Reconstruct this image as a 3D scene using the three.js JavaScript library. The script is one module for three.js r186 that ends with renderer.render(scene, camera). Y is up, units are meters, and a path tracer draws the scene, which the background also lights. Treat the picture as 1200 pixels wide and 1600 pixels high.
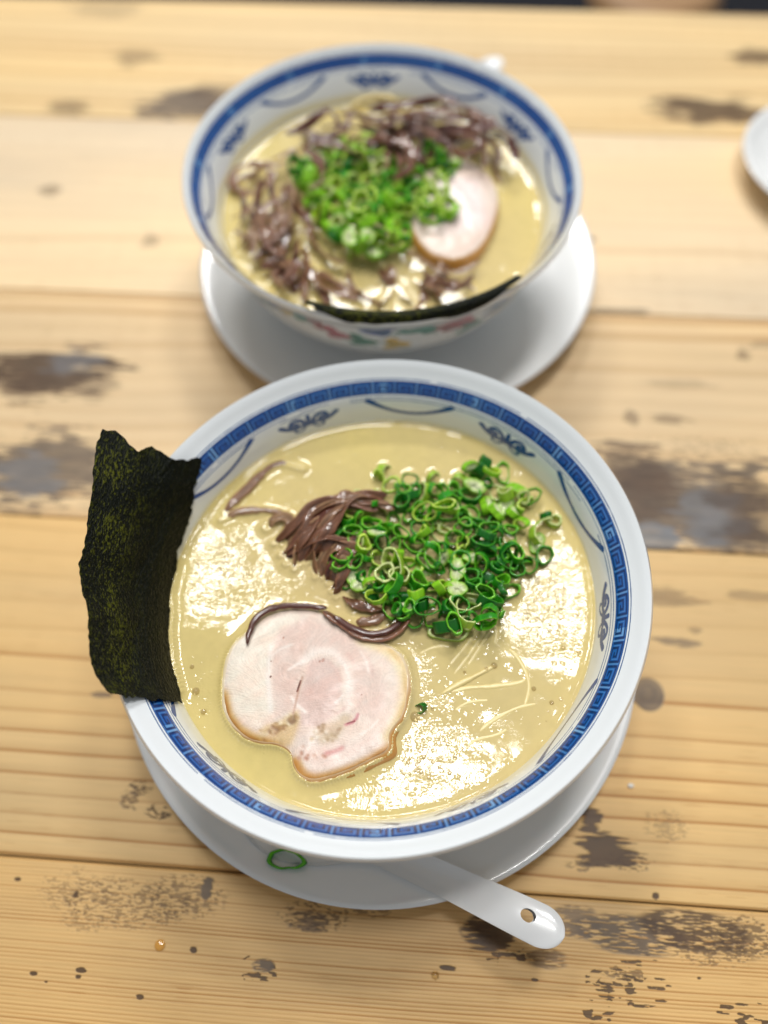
import * as THREE from 'three';
import { RoundedBoxGeometry } from 'three/addons/geometries/RoundedBoxGeometry.js';
import { RectAreaLightUniformsLib } from 'three/addons/lights/RectAreaLightUniformsLib.js';
import { mergeGeometries } from 'three/addons/utils/BufferGeometryUtils.js';
import { Brush, Evaluator, SUBTRACTION } from 'three-bvh-csg';

// ---------------------------------------------------------------- camera, light, exposure
const R = 0.105;                                   // outer radius of a ramen bowl
const RIM = 0.091;                                 // rim height above the table
const scene = new THREE.Scene();
const camera = new THREE.PerspectiveCamera(63.84, 0.75, 0.02, 20);
const CAM = new THREE.Vector3(0.00248, 0.38419, 0.13189);
const RT = new THREE.Vector3(0.999437, -0.015908, 0.029532);
const UPV = new THREE.Vector3(0.033545, 0.473978, -0.879897);
const FW = new THREE.Vector3(0, -0.880393, -0.474245);
camera.position.copy(CAM);
camera.quaternion.setFromRotationMatrix(new THREE.Matrix4().makeBasis(RT, UPV, FW.clone().negate()));
camera.focus = 0.313; camera.userData.fStop = 2.7;
camera.updateMatrixWorld();
scene.add(camera);
scene.background = new THREE.Color(0.19, 0.195, 0.20);          // the pale dining room all around
const renderer = new THREE.WebGLRenderer({ antialias: true });
renderer.toneMapping = THREE.LinearToneMapping;
renderer.toneMappingExposure = 1.4;
renderer.shadowMap.enabled = true;
RectAreaLightUniformsLib.init();
const FOCAL = 800 / Math.tan(31.92 * Math.PI / 180);
// a point of the photograph (1200 x 1600) brought onto the level y = h: used to measure where things lie
function P(x, y, h) {
  const v = FW.clone().addScaledVector(RT, (x - 600) / FOCAL).addScaledVector(UPV, (800 - y) / FOCAL);
  return CAM.clone().addScaledVector(v, (h - CAM.y) / v.y);
}
const PANELS = [ // x, y, z, width, depth, radiance, label
  [-0.55, 2.0, -1.00, 0.30, 0.24, 33, 'square ceiling panel light over the left edge of the table'],
  [0.50, 2.0, -0.79, 0.31, 0.26, 33, 'square ceiling panel light over the right edge of the table'],
  [0.10, 2.0, -0.26, 0.36, 0.22, 33, 'wide ceiling panel light straight above the near bowl'],
  [-0.05, 2.0, -2.05, 0.66, 0.34, 34, 'long ceiling panel light beyond the far edge of the table'],
];

// ---------------------------------------------------------------- helpers
let seed = 20240611;
function rnd() { seed |= 0; seed = seed + 0x6D2B79F5 | 0; let t = Math.imul(seed ^ seed >>> 15, 1 | seed); t = t + Math.imul(t ^ t >>> 7, 61 | t) ^ t; return ((t ^ t >>> 14) >>> 0) / 4294967296; }
const rr = (a, b) => a + (b - a) * rnd();
const clamp = (x, a = 0, b = 1) => Math.min(b, Math.max(a, x));
const lerp = (a, b, t) => a + (b - a) * t;
const smooth = (a, b, x) => { const t = clamp((x - a) / (b - a)); return t * t * (3 - 2 * t); };
function hash(x, y) { let h = Math.imul(x, 374761393) + Math.imul(y, 668265263) | 0; h = Math.imul(h ^ h >>> 13, 1274126177); return ((h ^ h >>> 16) >>> 0) / 4294967296; }
function vn(x, y) { const i = Math.floor(x), j = Math.floor(y); let u = x - i, v = y - j; u = u * u * (3 - 2 * u); v = v * v * (3 - 2 * v);
  const a = hash(i, j), b = hash(i + 1, j), c = hash(i, j + 1), d = hash(i + 1, j + 1); return a + (b - a) * u + (c - a) * v + (a - b - c + d) * u * v; }
function fbm(x, y, o = 4) { let s = 0, a = 0.5, n = 0; for (let k = 0; k < o; k++) { s += a * vn(x, y); n += a; a *= 0.5; x = x * 2.03 + 17.3; y = y * 2.03 + 9.1; } return s / n; }
const used = new Map();
function numbered(name) { const n = used.get(name) ?? 0; used.set(name, n + 1); return n ? `${name}_${String(n).padStart(3, '0')}` : name; }
function shade(o) { o.traverse((m) => { if (m.isMesh) { m.castShadow = true; m.receiveShadow = true; } }); return o; }
function tag(o, label, category, group, kind) { if (label) o.userData.label = label; if (category) o.userData.category = category; if (group) o.userData.group = group; if (kind) o.userData.kind = kind; return o; }
function thing(name, label, category, pos = [0, 0, 0], group) { const o = new THREE.Group(); o.name = numbered(name); o.position.set(...pos); scene.add(o); return tag(o, label, category, group); }
function mesh(name, geo, mat, parent = scene) { const m = new THREE.Mesh(geo, mat); m.name = parent === scene ? numbered(name) : name; m.castShadow = m.receiveShadow = true; parent.add(m); return m; }
const phys = (o) => new THREE.MeshPhysicalMaterial(o);
function canvasTex(w, h, draw) { const c = document.createElement('canvas'); c.width = w; c.height = h; draw(c.getContext('2d'), w, h); const t = new THREE.CanvasTexture(c); t.colorSpace = THREE.SRGBColorSpace; t.magFilter = THREE.LinearFilter; return t; }
function gridGeo(nu, nv, fn, closeU = false) { // fn(i/nu, j/nv) -> [Vector3, u, v]
  const pos = [], uv = [], idx = [];
  for (let j = 0; j <= nv; j++) for (let i = 0; i <= nu; i++) { const [p, a, b] = fn(i / nu, j / nv, i, j); pos.push(p.x, p.y, p.z); uv.push(a ?? i / nu, b ?? j / nv); }
  const w = nu + 1;
  for (let j = 0; j < nv; j++) for (let i = 0; i < nu; i++) { const a = j * w + i, b = a + 1, c = a + w, d = c + 1; idx.push(a, c, b, b, c, d); }
  const g = new THREE.BufferGeometry();
  g.setAttribute('position', new THREE.Float32BufferAttribute(pos, 3)); g.setAttribute('uv', new THREE.Float32BufferAttribute(uv, 2)); g.setIndex(idx); g.computeVertexNormals();
  if (closeU) { const n = g.attributes.normal; for (let j = 0; j <= nv; j++) { const a = j * w, b = a + nu; const v = new THREE.Vector3(n.getX(a) + n.getX(b), n.getY(a) + n.getY(b), n.getZ(a) + n.getZ(b)).normalize(); n.setXYZ(a, v.x, v.y, v.z); n.setXYZ(b, v.x, v.y, v.z); } }
  return g;
}
// surface of revolution; the profile is smoothed; u runs clockwise seen from above, starting at the back; v = 1 - arclength / vLen
function lathe(pts, seg, n, vLen, uRep = 1, flip = false) {
  const c = new THREE.SplineCurve(pts.map((p) => new THREE.Vector2(p[0], p[1])));
  const q = c.getSpacedPoints(n), L = c.getLength();
  return gridGeo(seg, n, (a, b, i, j) => { const th = (flip ? -1 : 1) * a * 2 * Math.PI; return [new THREE.Vector3(Math.max(q[j].x, 1e-5) * Math.sin(th), q[j].y, -Math.max(q[j].x, 1e-5) * Math.cos(th)), (flip ? 1 - a : a) * uRep, 1 - b * L / vLen]; }, true);
}
// flattened strip along a path; cross-section w x t, rolled about its path
function stripGeo(pts, w, t, roll0 = 0, roll1 = 0, segs = 48, wob = 0) {
  const c = new THREE.CatmullRomCurve3(pts, false, 'centripetal'), M = 10, up = new THREE.Vector3(0, 1, 0), ph = rnd() * 9;
  return gridGeo(M, segs, (a, b) => {
    const p = c.getPointAt(b), T = c.getTangentAt(b), S = T.clone().cross(up); if (S.lengthSq() < 1e-6) S.set(1, 0, 0); S.normalize(); const N = S.clone().cross(T).normalize();
    const r = lerp(roll0, roll1, b) + wob * Math.sin(b * 7 + ph), S2 = S.clone().multiplyScalar(Math.cos(r)).addScaledVector(N, Math.sin(r)), N2 = N.clone().multiplyScalar(Math.cos(r)).addScaledVector(S, -Math.sin(r));
    const e = Math.sqrt(clamp(1 - Math.pow(Math.abs(2 * b - 1), 7))) , side = Math.cos(a * 2 * Math.PI) > 0 ? 3 : 11, ww = w * e * (0.62 + 0.5 * vn(b * 5, ph * 5) + 0.34 * vn(b * 19, ph * 7 + side)), an = -a * 2 * Math.PI;
    return [p.addScaledVector(S2, Math.cos(an) * ww / 2).addScaledVector(N2, Math.sin(an) * t * e / 2), a, b * c.getLength() / 0.02];
  }, true);
}
function dataTex(w, h, data, srgb) { const t = new THREE.DataTexture(data, w, h, THREE.RGBAFormat, THREE.UnsignedByteType); t.magFilter = THREE.LinearFilter; t.minFilter = THREE.LinearFilter; t.wrapS = t.wrapT = THREE.MirroredRepeatWrapping; if (srgb) t.colorSpace = THREE.SRGBColorSpace; t.needsUpdate = true; return t; }

// ---------------------------------------------------------------- the table: broad pine boards
const PHI = 0.09789, DIR = new THREE.Vector3(Math.cos(PHI), 0, Math.sin(PHI)), ACR = new THREE.Vector3(-Math.sin(PHI), 0, Math.cos(PHI));
// stains: [photo x, photo y, half width px, half height px, style, strength, tone]
const STAINS = [
  [75, 578, 105, 42, 'blot', 1.0, 0], [110, 570, 46, 24, 'blot', 0.5, 2], [30, 600, 70, 26, 'blot', 0.6, 0], [150, 600, 40, 26, 'blot', 0.4, 0], [75, 730, 120, 62, 'blot', 0.85, 1], [40, 735, 60, 40, 'blot', 0.55, 2], [190, 760, 70, 40, 'blot', 0.35, 1],
  [1080, 785, 150, 82, 'blot', 1.0, 1], [1000, 770, 70, 60, 'blot', 0.7, 0], [1140, 830, 70, 40, 'blot', 0.8, 1], [1110, 800, 60, 60, 'blot', 0.6, 2], [980, 730, 60, 40, 'blot', 0.7, 0], [1180, 800, 70, 70, 'blot', 0.6, 0], [1020, 840, 40, 30, 'blot', 0.8, 2],
  [1012, 1085, 28, 29, 'knot', 0.95, 1],
  [925, 1285, 22, 24, 'blot', 1.0, 0], [945, 1325, 48, 26, 'blot', 1.0, 0], [985, 1345, 40, 18, 'fleck', 1.0, 0], [1040, 1290, 40, 30, 'fleck', 0.5, 0], [910, 1350, 30, 14, 'fleck', 0.8, 0],
  [990, 1458, 95, 38, 'abrade', 1.0, 1], [900, 1440, 40, 30, 'abrade', 0.8, 1], [1085, 1455, 90, 34, 'abrade', 0.95, 0], [1170, 1462, 70, 36, 'fleck', 1.0, 0], [1110, 1480, 80, 34, 'fleck', 0.8, 0],
  [975, 1520, 40, 12, 'fleck', 0.9, 0], [995, 1545, 60, 28, 'dash', 1.0, 0], [935, 1580, 26, 24, 'dash', 1.2, 0], [955, 1535, 40, 30, 'dash', 0.8, 0], [1165, 1588, 45, 26, 'dash', 1.1, 0], [1000, 1500, 30, 10, 'dash', 0.8, 0],
  [403, 1515, 34, 24, 'dash', 1.3, 0], [412, 1508, 22, 14, 'abrade', 1.0, 1], [195, 1410, 120, 44, 'fleck', 0.75, 0], [290, 1400, 70, 40, 'fleck', 0.8, 0], [322, 1392, 9, 20, 'blot', 1.0, 1], [120, 1390, 70, 40, 'fleck', 0.5, 0], [130, 1440, 40, 20, 'fleck', 0.5, 0],
  [490, 1432, 60, 28, 'fleck', 1.0, 0], [480, 1440, 40, 18, 'abrade', 0.8, 0], [560, 1420, 60, 14, 'fleck', 0.8, 0],
  [770, 1462, 42, 34, 'blot', 0.95, 0], [790, 1490, 40, 16, 'dash', 1.0, 0], [750, 1455, 34, 30, 'abrade', 1.0, 0], [855, 1498, 40, 16, 'abrade', 0.7, 0],
  [295, 162, 95, 26, 'blot', 0.95, 1], [340, 150, 50, 24, 'blot', 0.6, 0], [105, 168, 40, 13, 'blot', 0.55, 0], [205, 92, 46, 13, 'blot', 0.45, 0], [160, 15, 70, 14, 'blot', 0.3, 1],
  [1125, 172, 92, 24, 'blot', 0.85, 0], [1050, 178, 26, 10, 'blot', 0.5, 0], [1185, 88, 46, 14, 'blot', 0.75, 0], [905, 372, 26, 22, 'blot', 0.8, 0],
  [218, 1230, 22, 14, 'fleck', 1.3, 0], [248, 1268, 24, 14, 'fleck', 1.6, 0], [205, 1250, 20, 20, 'fleck', 1.0, 0],
  [118, 1397, 6, 5, 'blot', 1.2, 0], [302, 1483, 6, 5, 'blot', 1.2, 0], [126, 1516, 7, 4, 'blot', 1.3, 0], [52, 1521, 5, 3, 'blot', 1.2, 0], [72, 1534, 5, 3, 'blot', 1.2, 0], [218, 1557, 6, 4, 'blot', 1.2, 0], [122, 1526, 5, 3, 'blot', 1.0, 0], [27, 1374, 5, 4, 'blot', 1.0, 0], [1092, 1528, 5, 3, 'blot', 1.0, 0], [835, 1531, 6, 3, 'blot', 1.0, 0], [1024, 1400, 5, 6, 'blot', 1.1, 0], [75, 300, 18, 12, 'blot', 0.5, 0], [235, 376, 14, 10, 'blot', 0.4, 0], [700, 1512, 14, 4, 'blot', 1.0, 0],
  [985, 650, 12, 12, 'blot', 0.5, 0], [1040, 655, 36, 9, 'blot', 0.45, 0], [1160, 552, 12, 12, 'blot', 0.5, 0], [975, 487, 50, 8, 'blot', 0.5, 0], [1190, 540, 40, 8, 'blot', 0.3, 0], [1060, 600, 60, 8, 'blot', 0.25, 0],
  [1060, 1003, 44, 9, 'blot', 0.65, 1], [1030, 930, 60, 16, 'blot', 0.45, 0], [1085, 985, 14, 7, 'blot', 0.4, 0], [1180, 930, 50, 8, 'blot', 0.35, 0],
  [1100, 700, 120, 20, 'fleck', 0.5, 0], [160, 1085, 14, 4, 'blot', 0.7, 1],
];
const BOARDS = [ // from, to (across the table), ring style
  { a: 0.1047, b: 0.2727, len: 0.5, w: 2048, h: 1024, style: 'fine', tint: [0.69, 0.445, 0.180] },
  { a: -0.0617, b: 0.1047, len: 0.52, w: 2048, h: 1024, style: 'wide', tint: [0.67, 0.450, 0.195] },
  { a: -0.2198, b: -0.0617, len: 0.8, w: 1536, h: 384, style: 'soft', tint: [0.72, 0.525, 0.290] },
  { a: -0.3857, b: -0.2198, len: 0.9, w: 1536, h: 384, style: 'pale', tint: [0.77, 0.600, 0.385] },
  { a: -0.5315, b: -0.3857, len: 1.0, w: 1536, h: 384, style: 'soft', tint: [0.73, 0.535, 0.275] },
];
const TONES = [[0.072, 0.037, 0.016], [0.135, 0.096, 0.064], [0.150, 0.158, 0.172]];
const toS = (x) => Math.round(255 * (x <= 0.0031308 ? 12.92 * x : 1.055 * Math.pow(x, 1 / 2.4) - 0.055));
function boardTexture(B, k) {
  const { w, h, len } = B, f = new Float32Array(w * h * 3), wid = B.b - B.a, o = k * 37.7;
  for (let j = 0; j < h; j++) for (let i = 0; i < w; i++) {
    const s = (i / w - 0.5) * len, t = j / h * wid;
    const wav = fbm(s * 3 + o, t * 7, 3) - 0.5;
    const fibre = vn(s * 30 + o, t * 2600) * 0.6 + vn(s * 90 + o, t * 1300) * 0.4 - 0.5;
    let late = 0, warm = 0;
    if (B.style === 'fine') {
      const q = (t + wav * 0.012 + (fbm(s * 6 + o, t * 40, 2) - 0.5) * 0.0014) / 0.00155, fr = q - Math.floor(q), id = Math.floor(q);
      late = smooth(0.25, 0.85, fr) * (1 - smooth(0.88, 1, fr)) * (0.30 + 0.85 * hash(id, k)) * (0.6 + 0.6 * fbm(s * 9 + id, id * 0.37, 2)) * 0.8; warm = fbm(s * 5 + o, t * 14, 3) - 0.5;
    } else if (B.style === 'wide') {
      const tt = (t + wav * 0.014) / wid, sp = tt > 0.55 ? 0.0088 : 0.0135, q = (t + wav * 0.016 + (fbm(s * 8, t * 30 + o, 2) - 0.5) * 0.002) / sp, fr = q - Math.floor(q), id = Math.floor(q);
      const on = (0.45 + 0.7 * hash(id, 5)) * (0.75 + 0.5 * fbm(s * 14, id * 3.1, 2));
      late = (smooth(0.30, 0.93, fr) * 0.28 + smooth(0.80, 0.94, fr) * 0.85) * (1 - smooth(0.955, 1, fr)) * on * lerp(0.5, 0.95, smooth(0.35, 0.6, tt)); warm = fbm(s * 4 + o, t * 20, 3) - 0.5;
    } else {
      const q = (t + wav * 0.03) / 0.011, fr = q - Math.floor(q), id = Math.floor(q);
      late = smooth(0.2, 0.9, fr) * (1 - smooth(0.93, 1, fr)) * hash(id, k + 9) * (B.style === 'pale' ? 0.34 : 0.62); warm = fbm(s * 3 + o, t * 16, 3) - 0.5;
    }
    const pore = smooth(0.80, 0.92, vn(s * 70 + o * 3, t * 3400)) * 0.35 * smooth(0.35, 0.65, fbm(s * 6, t * 22 + o, 2)), blotch = fbm(s * 11 + o, t * 34, 3) - 0.5;
    late = clamp(late * (1 + blotch * 0.9) + fibre * 0.13 + pore);
    const e = B.tint, g = 1 + warm * 0.36 + fibre * 0.16 + blotch * 0.14, p = (j * w + i) * 3;
    f[p] = e[0] * g * lerp(1, 0.60, late); f[p + 1] = e[1] * g * lerp(1, 0.44, late) * (1 - warm * 0.10); f[p + 2] = e[2] * g * lerp(1, 0.28, late) * (1 - warm * 0.35);
  }
  for (const [px, py, hw, hh, style, str, tone] of STAINS) {
    const c = P(px, py, 0), ex = P(px + hw, py, 0).sub(c).length(), ey = P(px, py + hh, 0).sub(c).length();
    const cs = c.dot(DIR), ct = c.dot(ACR) - B.a;
    if (ct < -ey * 0.4 || ct > wid + ey * 0.4) { if (style !== 'blot' || ct < -ey || ct > wid + ey) continue; }
    const cb = c.dot(ACR); if (cb < B.a || cb > B.b) continue;                 // a mark stops at the joint of its board
    const i0 = Math.max(0, Math.floor(((cs - ex * 1.5) / len + 0.5) * w)), i1 = Math.min(w - 1, Math.ceil(((cs + ex * 1.5) / len + 0.5) * w)), j0 = Math.max(0, Math.floor((ct - ey * 1.5) / wid * h)), j1 = Math.min(h - 1, Math.ceil((ct + ey * 1.5) / wid * h));
    for (let j = j0; j <= j1; j++) for (let i = i0; i <= i1; i++) {
      const s = (i / w - 0.5) * len, t = j / h * wid, dx = (s - cs) / ex, dy = (t - ct) / ey, d = Math.hypot(dx, dy);
      const n = fbm(s * 34 + o, t * 170 + px, 4) - 0.5, n2 = fbm(s * 120 + py, t * 1000 + o, 3) - 0.5, edge = d + n * 1.3 + n2 * 1.0; let m = 0;
      if (style === 'blot') m = (1 - smooth(0.68, 1.0, edge)) * (0.86 + 0.4 * fbm(s * 110, t * 900 + o, 3)) * str;
      else if (style === 'knot') m = (1 - smooth(0.85, 1.0, d + n * 0.15)) * (0.86 + 0.05 * Math.sin(d * 13 + n * 14) + n * 0.5) * str;
      else if (style === 'abrade') m = (1 - smooth(0.75, 1.05, d + n * 0.7)) * smooth(0.30, 0.52, fbm(s * 260 + o, t * 1500, 3)) * str * 0.95;
      else if (style === 'dash') m = (1 - smooth(0.6, 1.1, d + n * 0.6)) > 0.15 && fbm(s * 230 + px, t * 900, 2) > 0.66 - 0.12 * str * (1 - d) ? 0.9 : 0;
      else m = smooth(0.60, 0.68, vn(s * 520 + px, t * 1500) * 0.6 + vn(s * 1100, t * 2300 + o) * 0.4 + (1 - d) * 0.20 + n * 0.25) * (1 - smooth(0.7, 1.1, d)) * str * 0.7;
      m = clamp(m, 0, 0.94); if (m <= 0) continue;
      const T = TONES[tone], p = (j * w + i) * 3, v = 0.7 + 0.6 * fbm(s * 90, t * 240 + 3 * o, 3);
      for (let q = 0; q < 3; q++) f[p + q] = lerp(f[p + q], T[q] * v, m);
    }
  }
  const out = new Uint8Array(w * h * 4);
  for (let p = 0; p < w * h; p++) { for (let q = 0; q < 3; q++) out[p * 4 + q] = toS(clamp(f[p * 3 + q])); out[p * 4 + 3] = 255; }
  return dataTex(w, h, out, true);
}
const table = thing('wooden_table', 'worn pine dining table of broad stained boards under both ramen bowls', 'table');
const bevelTop = 0.0010;
BOARDS.forEach((B, k) => {
  const tex = boardTexture(B, k), gap = 0.00035, a = B.a + gap, b = B.b - gap, wid = B.b - B.a, L = 1.3, th = 0.035;
  // cross-section of a board: top with eased edges, then the sides and the underside
  const cs = [[a, -th], [a, -bevelTop], [a + 0.0004, -0.0005], [a + bevelTop, 0], [a + wid * 0.33, 0.0001], [a + wid * 0.66, 0.0001], [b - bevelTop, 0], [b - 0.0004, -0.0005], [b, -bevelTop], [b, -th], [a, -th]];
  const geos = [];
  const shape = new THREE.Shape(cs.slice(0, 10).map(([t, y]) => new THREE.Vector2(t, y)));
  const g = new THREE.ExtrudeGeometry(shape, { depth: L, bevelEnabled: false, steps: 1 });
  const pos = g.attributes.position, uv = g.attributes.uv;
  for (let i = 0; i < pos.count; i++) { const t = pos.getX(i), y = pos.getY(i), s = pos.getZ(i) - L / 2; const w = DIR.clone().multiplyScalar(s).addScaledVector(ACR, t); pos.setXYZ(i, w.x, y, w.z); uv.setXY(i, s / B.len + 0.5, clamp((t - B.a) / wid - (y < -0.002 ? y * 0.5 : 0), 0.002, 0.998)); }
  // mirrored axes: turn the faces round
  const ix = g.index; if (ix) { for (let i = 0; i < ix.count; i += 3) { const q = ix.getX(i + 1); ix.setX(i + 1, ix.getX(i + 2)); ix.setX(i + 2, q); } } else for (const at of [pos, uv]) { const n = at.itemSize, arr = at.array; for (let i = 0; i < at.count; i += 3) for (let c = 0; c < n; c++) { const q = arr[(i + 1) * n + c]; arr[(i + 1) * n + c] = arr[(i + 2) * n + c]; arr[(i + 2) * n + c] = q; } }
  g.computeVertexNormals();
  mesh('plank', g, phys({ map: tex, bumpMap: tex, bumpScale: 0.00035, roughness: 0.47, specularIntensity: 0.8 }), table);
});
{ // dark battens under the joints keep light from leaking through
  const g = new THREE.BoxGeometry(1.28, 0.02, 0.80); g.rotateY(-PHI); const c = ACR.clone().multiplyScalar(-0.13); g.translate(c.x, -0.046, c.z);
  mesh('underside_board', g, phys({ color: new THREE.Color(0.06, 0.035, 0.018), roughness: 0.9 }), table);
}
const floor = mesh('floor', new THREE.PlaneGeometry(9, 9).rotateX(-Math.PI / 2).translate(0, -0.74, -1), phys({ color: new THREE.Color(0.006, 0.007, 0.012), roughness: 0.9 })); tag(floor, 'dark floor below the table', null, null, 'structure');
{ // the seat of a wooden stool just beyond the table edge
  const c = P(1042, -12, -0.28), st = thing('wooden_stool', 'light wooden stool on the dark floor past the far table edge', 'stool', [c.x, -0.74, c.z - 0.06]);
  const wood = phys({ color: new THREE.Color(0.36, 0.21, 0.10), roughness: 0.5 });
  mesh('seat', lathe([[0.0001, 0.45], [0.06, 0.452], [0.085, 0.449], [0.093, 0.438], [0.09, 0.425], [0.0001, 0.42]], 48, 40, 0.2), wood, st);
  for (const [sx, sz] of [[-1, -1], [1, -1], [-1, 1], [1, 1]]) mesh('leg', new THREE.CylinderGeometry(0.013, 0.016, 0.43, 14).rotateZ(sx * 0.08).rotateX(-sz * 0.08).translate(sx * 0.07, 0.215, sz * 0.07), wood, st);
}

// ---------------------------------------------------------------- porcelain
const glaze = { roughness: 0.22, clearcoat: 0.9, clearcoatRoughness: 0.05, ior: 1.5 };
const white = phys({ color: new THREE.Color(0.87, 0.88, 0.87), ...glaze });
const plateMat = phys({ color: new THREE.Color(0.83, 0.84, 0.83), ...glaze });
const INNER = [[0.1043, 0.0912], [0.1024, 0.0898], [0.0996, 0.0870], [0.0968, 0.0845], [0.0935, 0.0800], [0.0908, 0.0738], [0.0884, 0.0650], [0.0838, 0.0500], [0.073, 0.034], [0.05, 0.022], [0.02, 0.018], [0.00001, 0.0178]];
const INNER_FAR = [[0.1043, 0.0912], [0.1030, 0.0899], [0.1004, 0.0864], [0.0968, 0.0815], [0.0925, 0.0735], [0.0880, 0.0630], [0.0825, 0.0500], [0.073, 0.034], [0.05, 0.022], [0.02, 0.018], [0.00001, 0.0178]];
const rAt = (prof, h) => { for (let i = 1; i < prof.length; i++) if (h >= prof[i][1]) return lerp(prof[i][0], prof[i - 1][0], (h - prof[i][1]) / (prof[i - 1][1] - prof[i][1])); return 0; };
// hand-thrown bowls are a little out of round
const WARP = { near: [0.00515, -0.01177], far: [-0.00668, 0.01758] };
const outOfRound = (which, x, z) => { const t = Math.atan2(z, x), [p, q] = WARP[which]; return 1 + p * Math.cos(2 * t) + q * Math.sin(2 * t); };
function warped(geo, which, turn = 0) { const g = geo.clone(), p = g.attributes.position, c = Math.cos(turn), sn = Math.sin(turn); for (let i = 0; i < p.count; i++) { const x = p.getX(i), z = p.getZ(i), k = outOfRound(which, x * c + z * sn, -x * sn + z * c); p.setX(i, x * k); p.setZ(i, z * k); } return g; }
const OUTER = [[0.1043, 0.0912], [0.1052, 0.0902], [0.1050, 0.0880], [0.1022, 0.0830], [0.0985, 0.0770], [0.0955, 0.0700], [0.0920, 0.0610], [0.0855, 0.0460], [0.0740, 0.0310], [0.0580, 0.0205], [0.0470, 0.0172]];
const FOOT = [[0.0470, 0.0174], [0.0462, 0.0120], [0.0456, 0.0075], [0.0445, 0.0062], [0.0425, 0.0064], [0.0418, 0.0100], [0.0410, 0.0150], [0.02, 0.0155], [0.00001, 0.0155]];
const VIN = 0.045, TW = 2048, TH = 512, SY = TH / VIN;               // canvas: half the bowl round, 45 mm down from the lip
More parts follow.
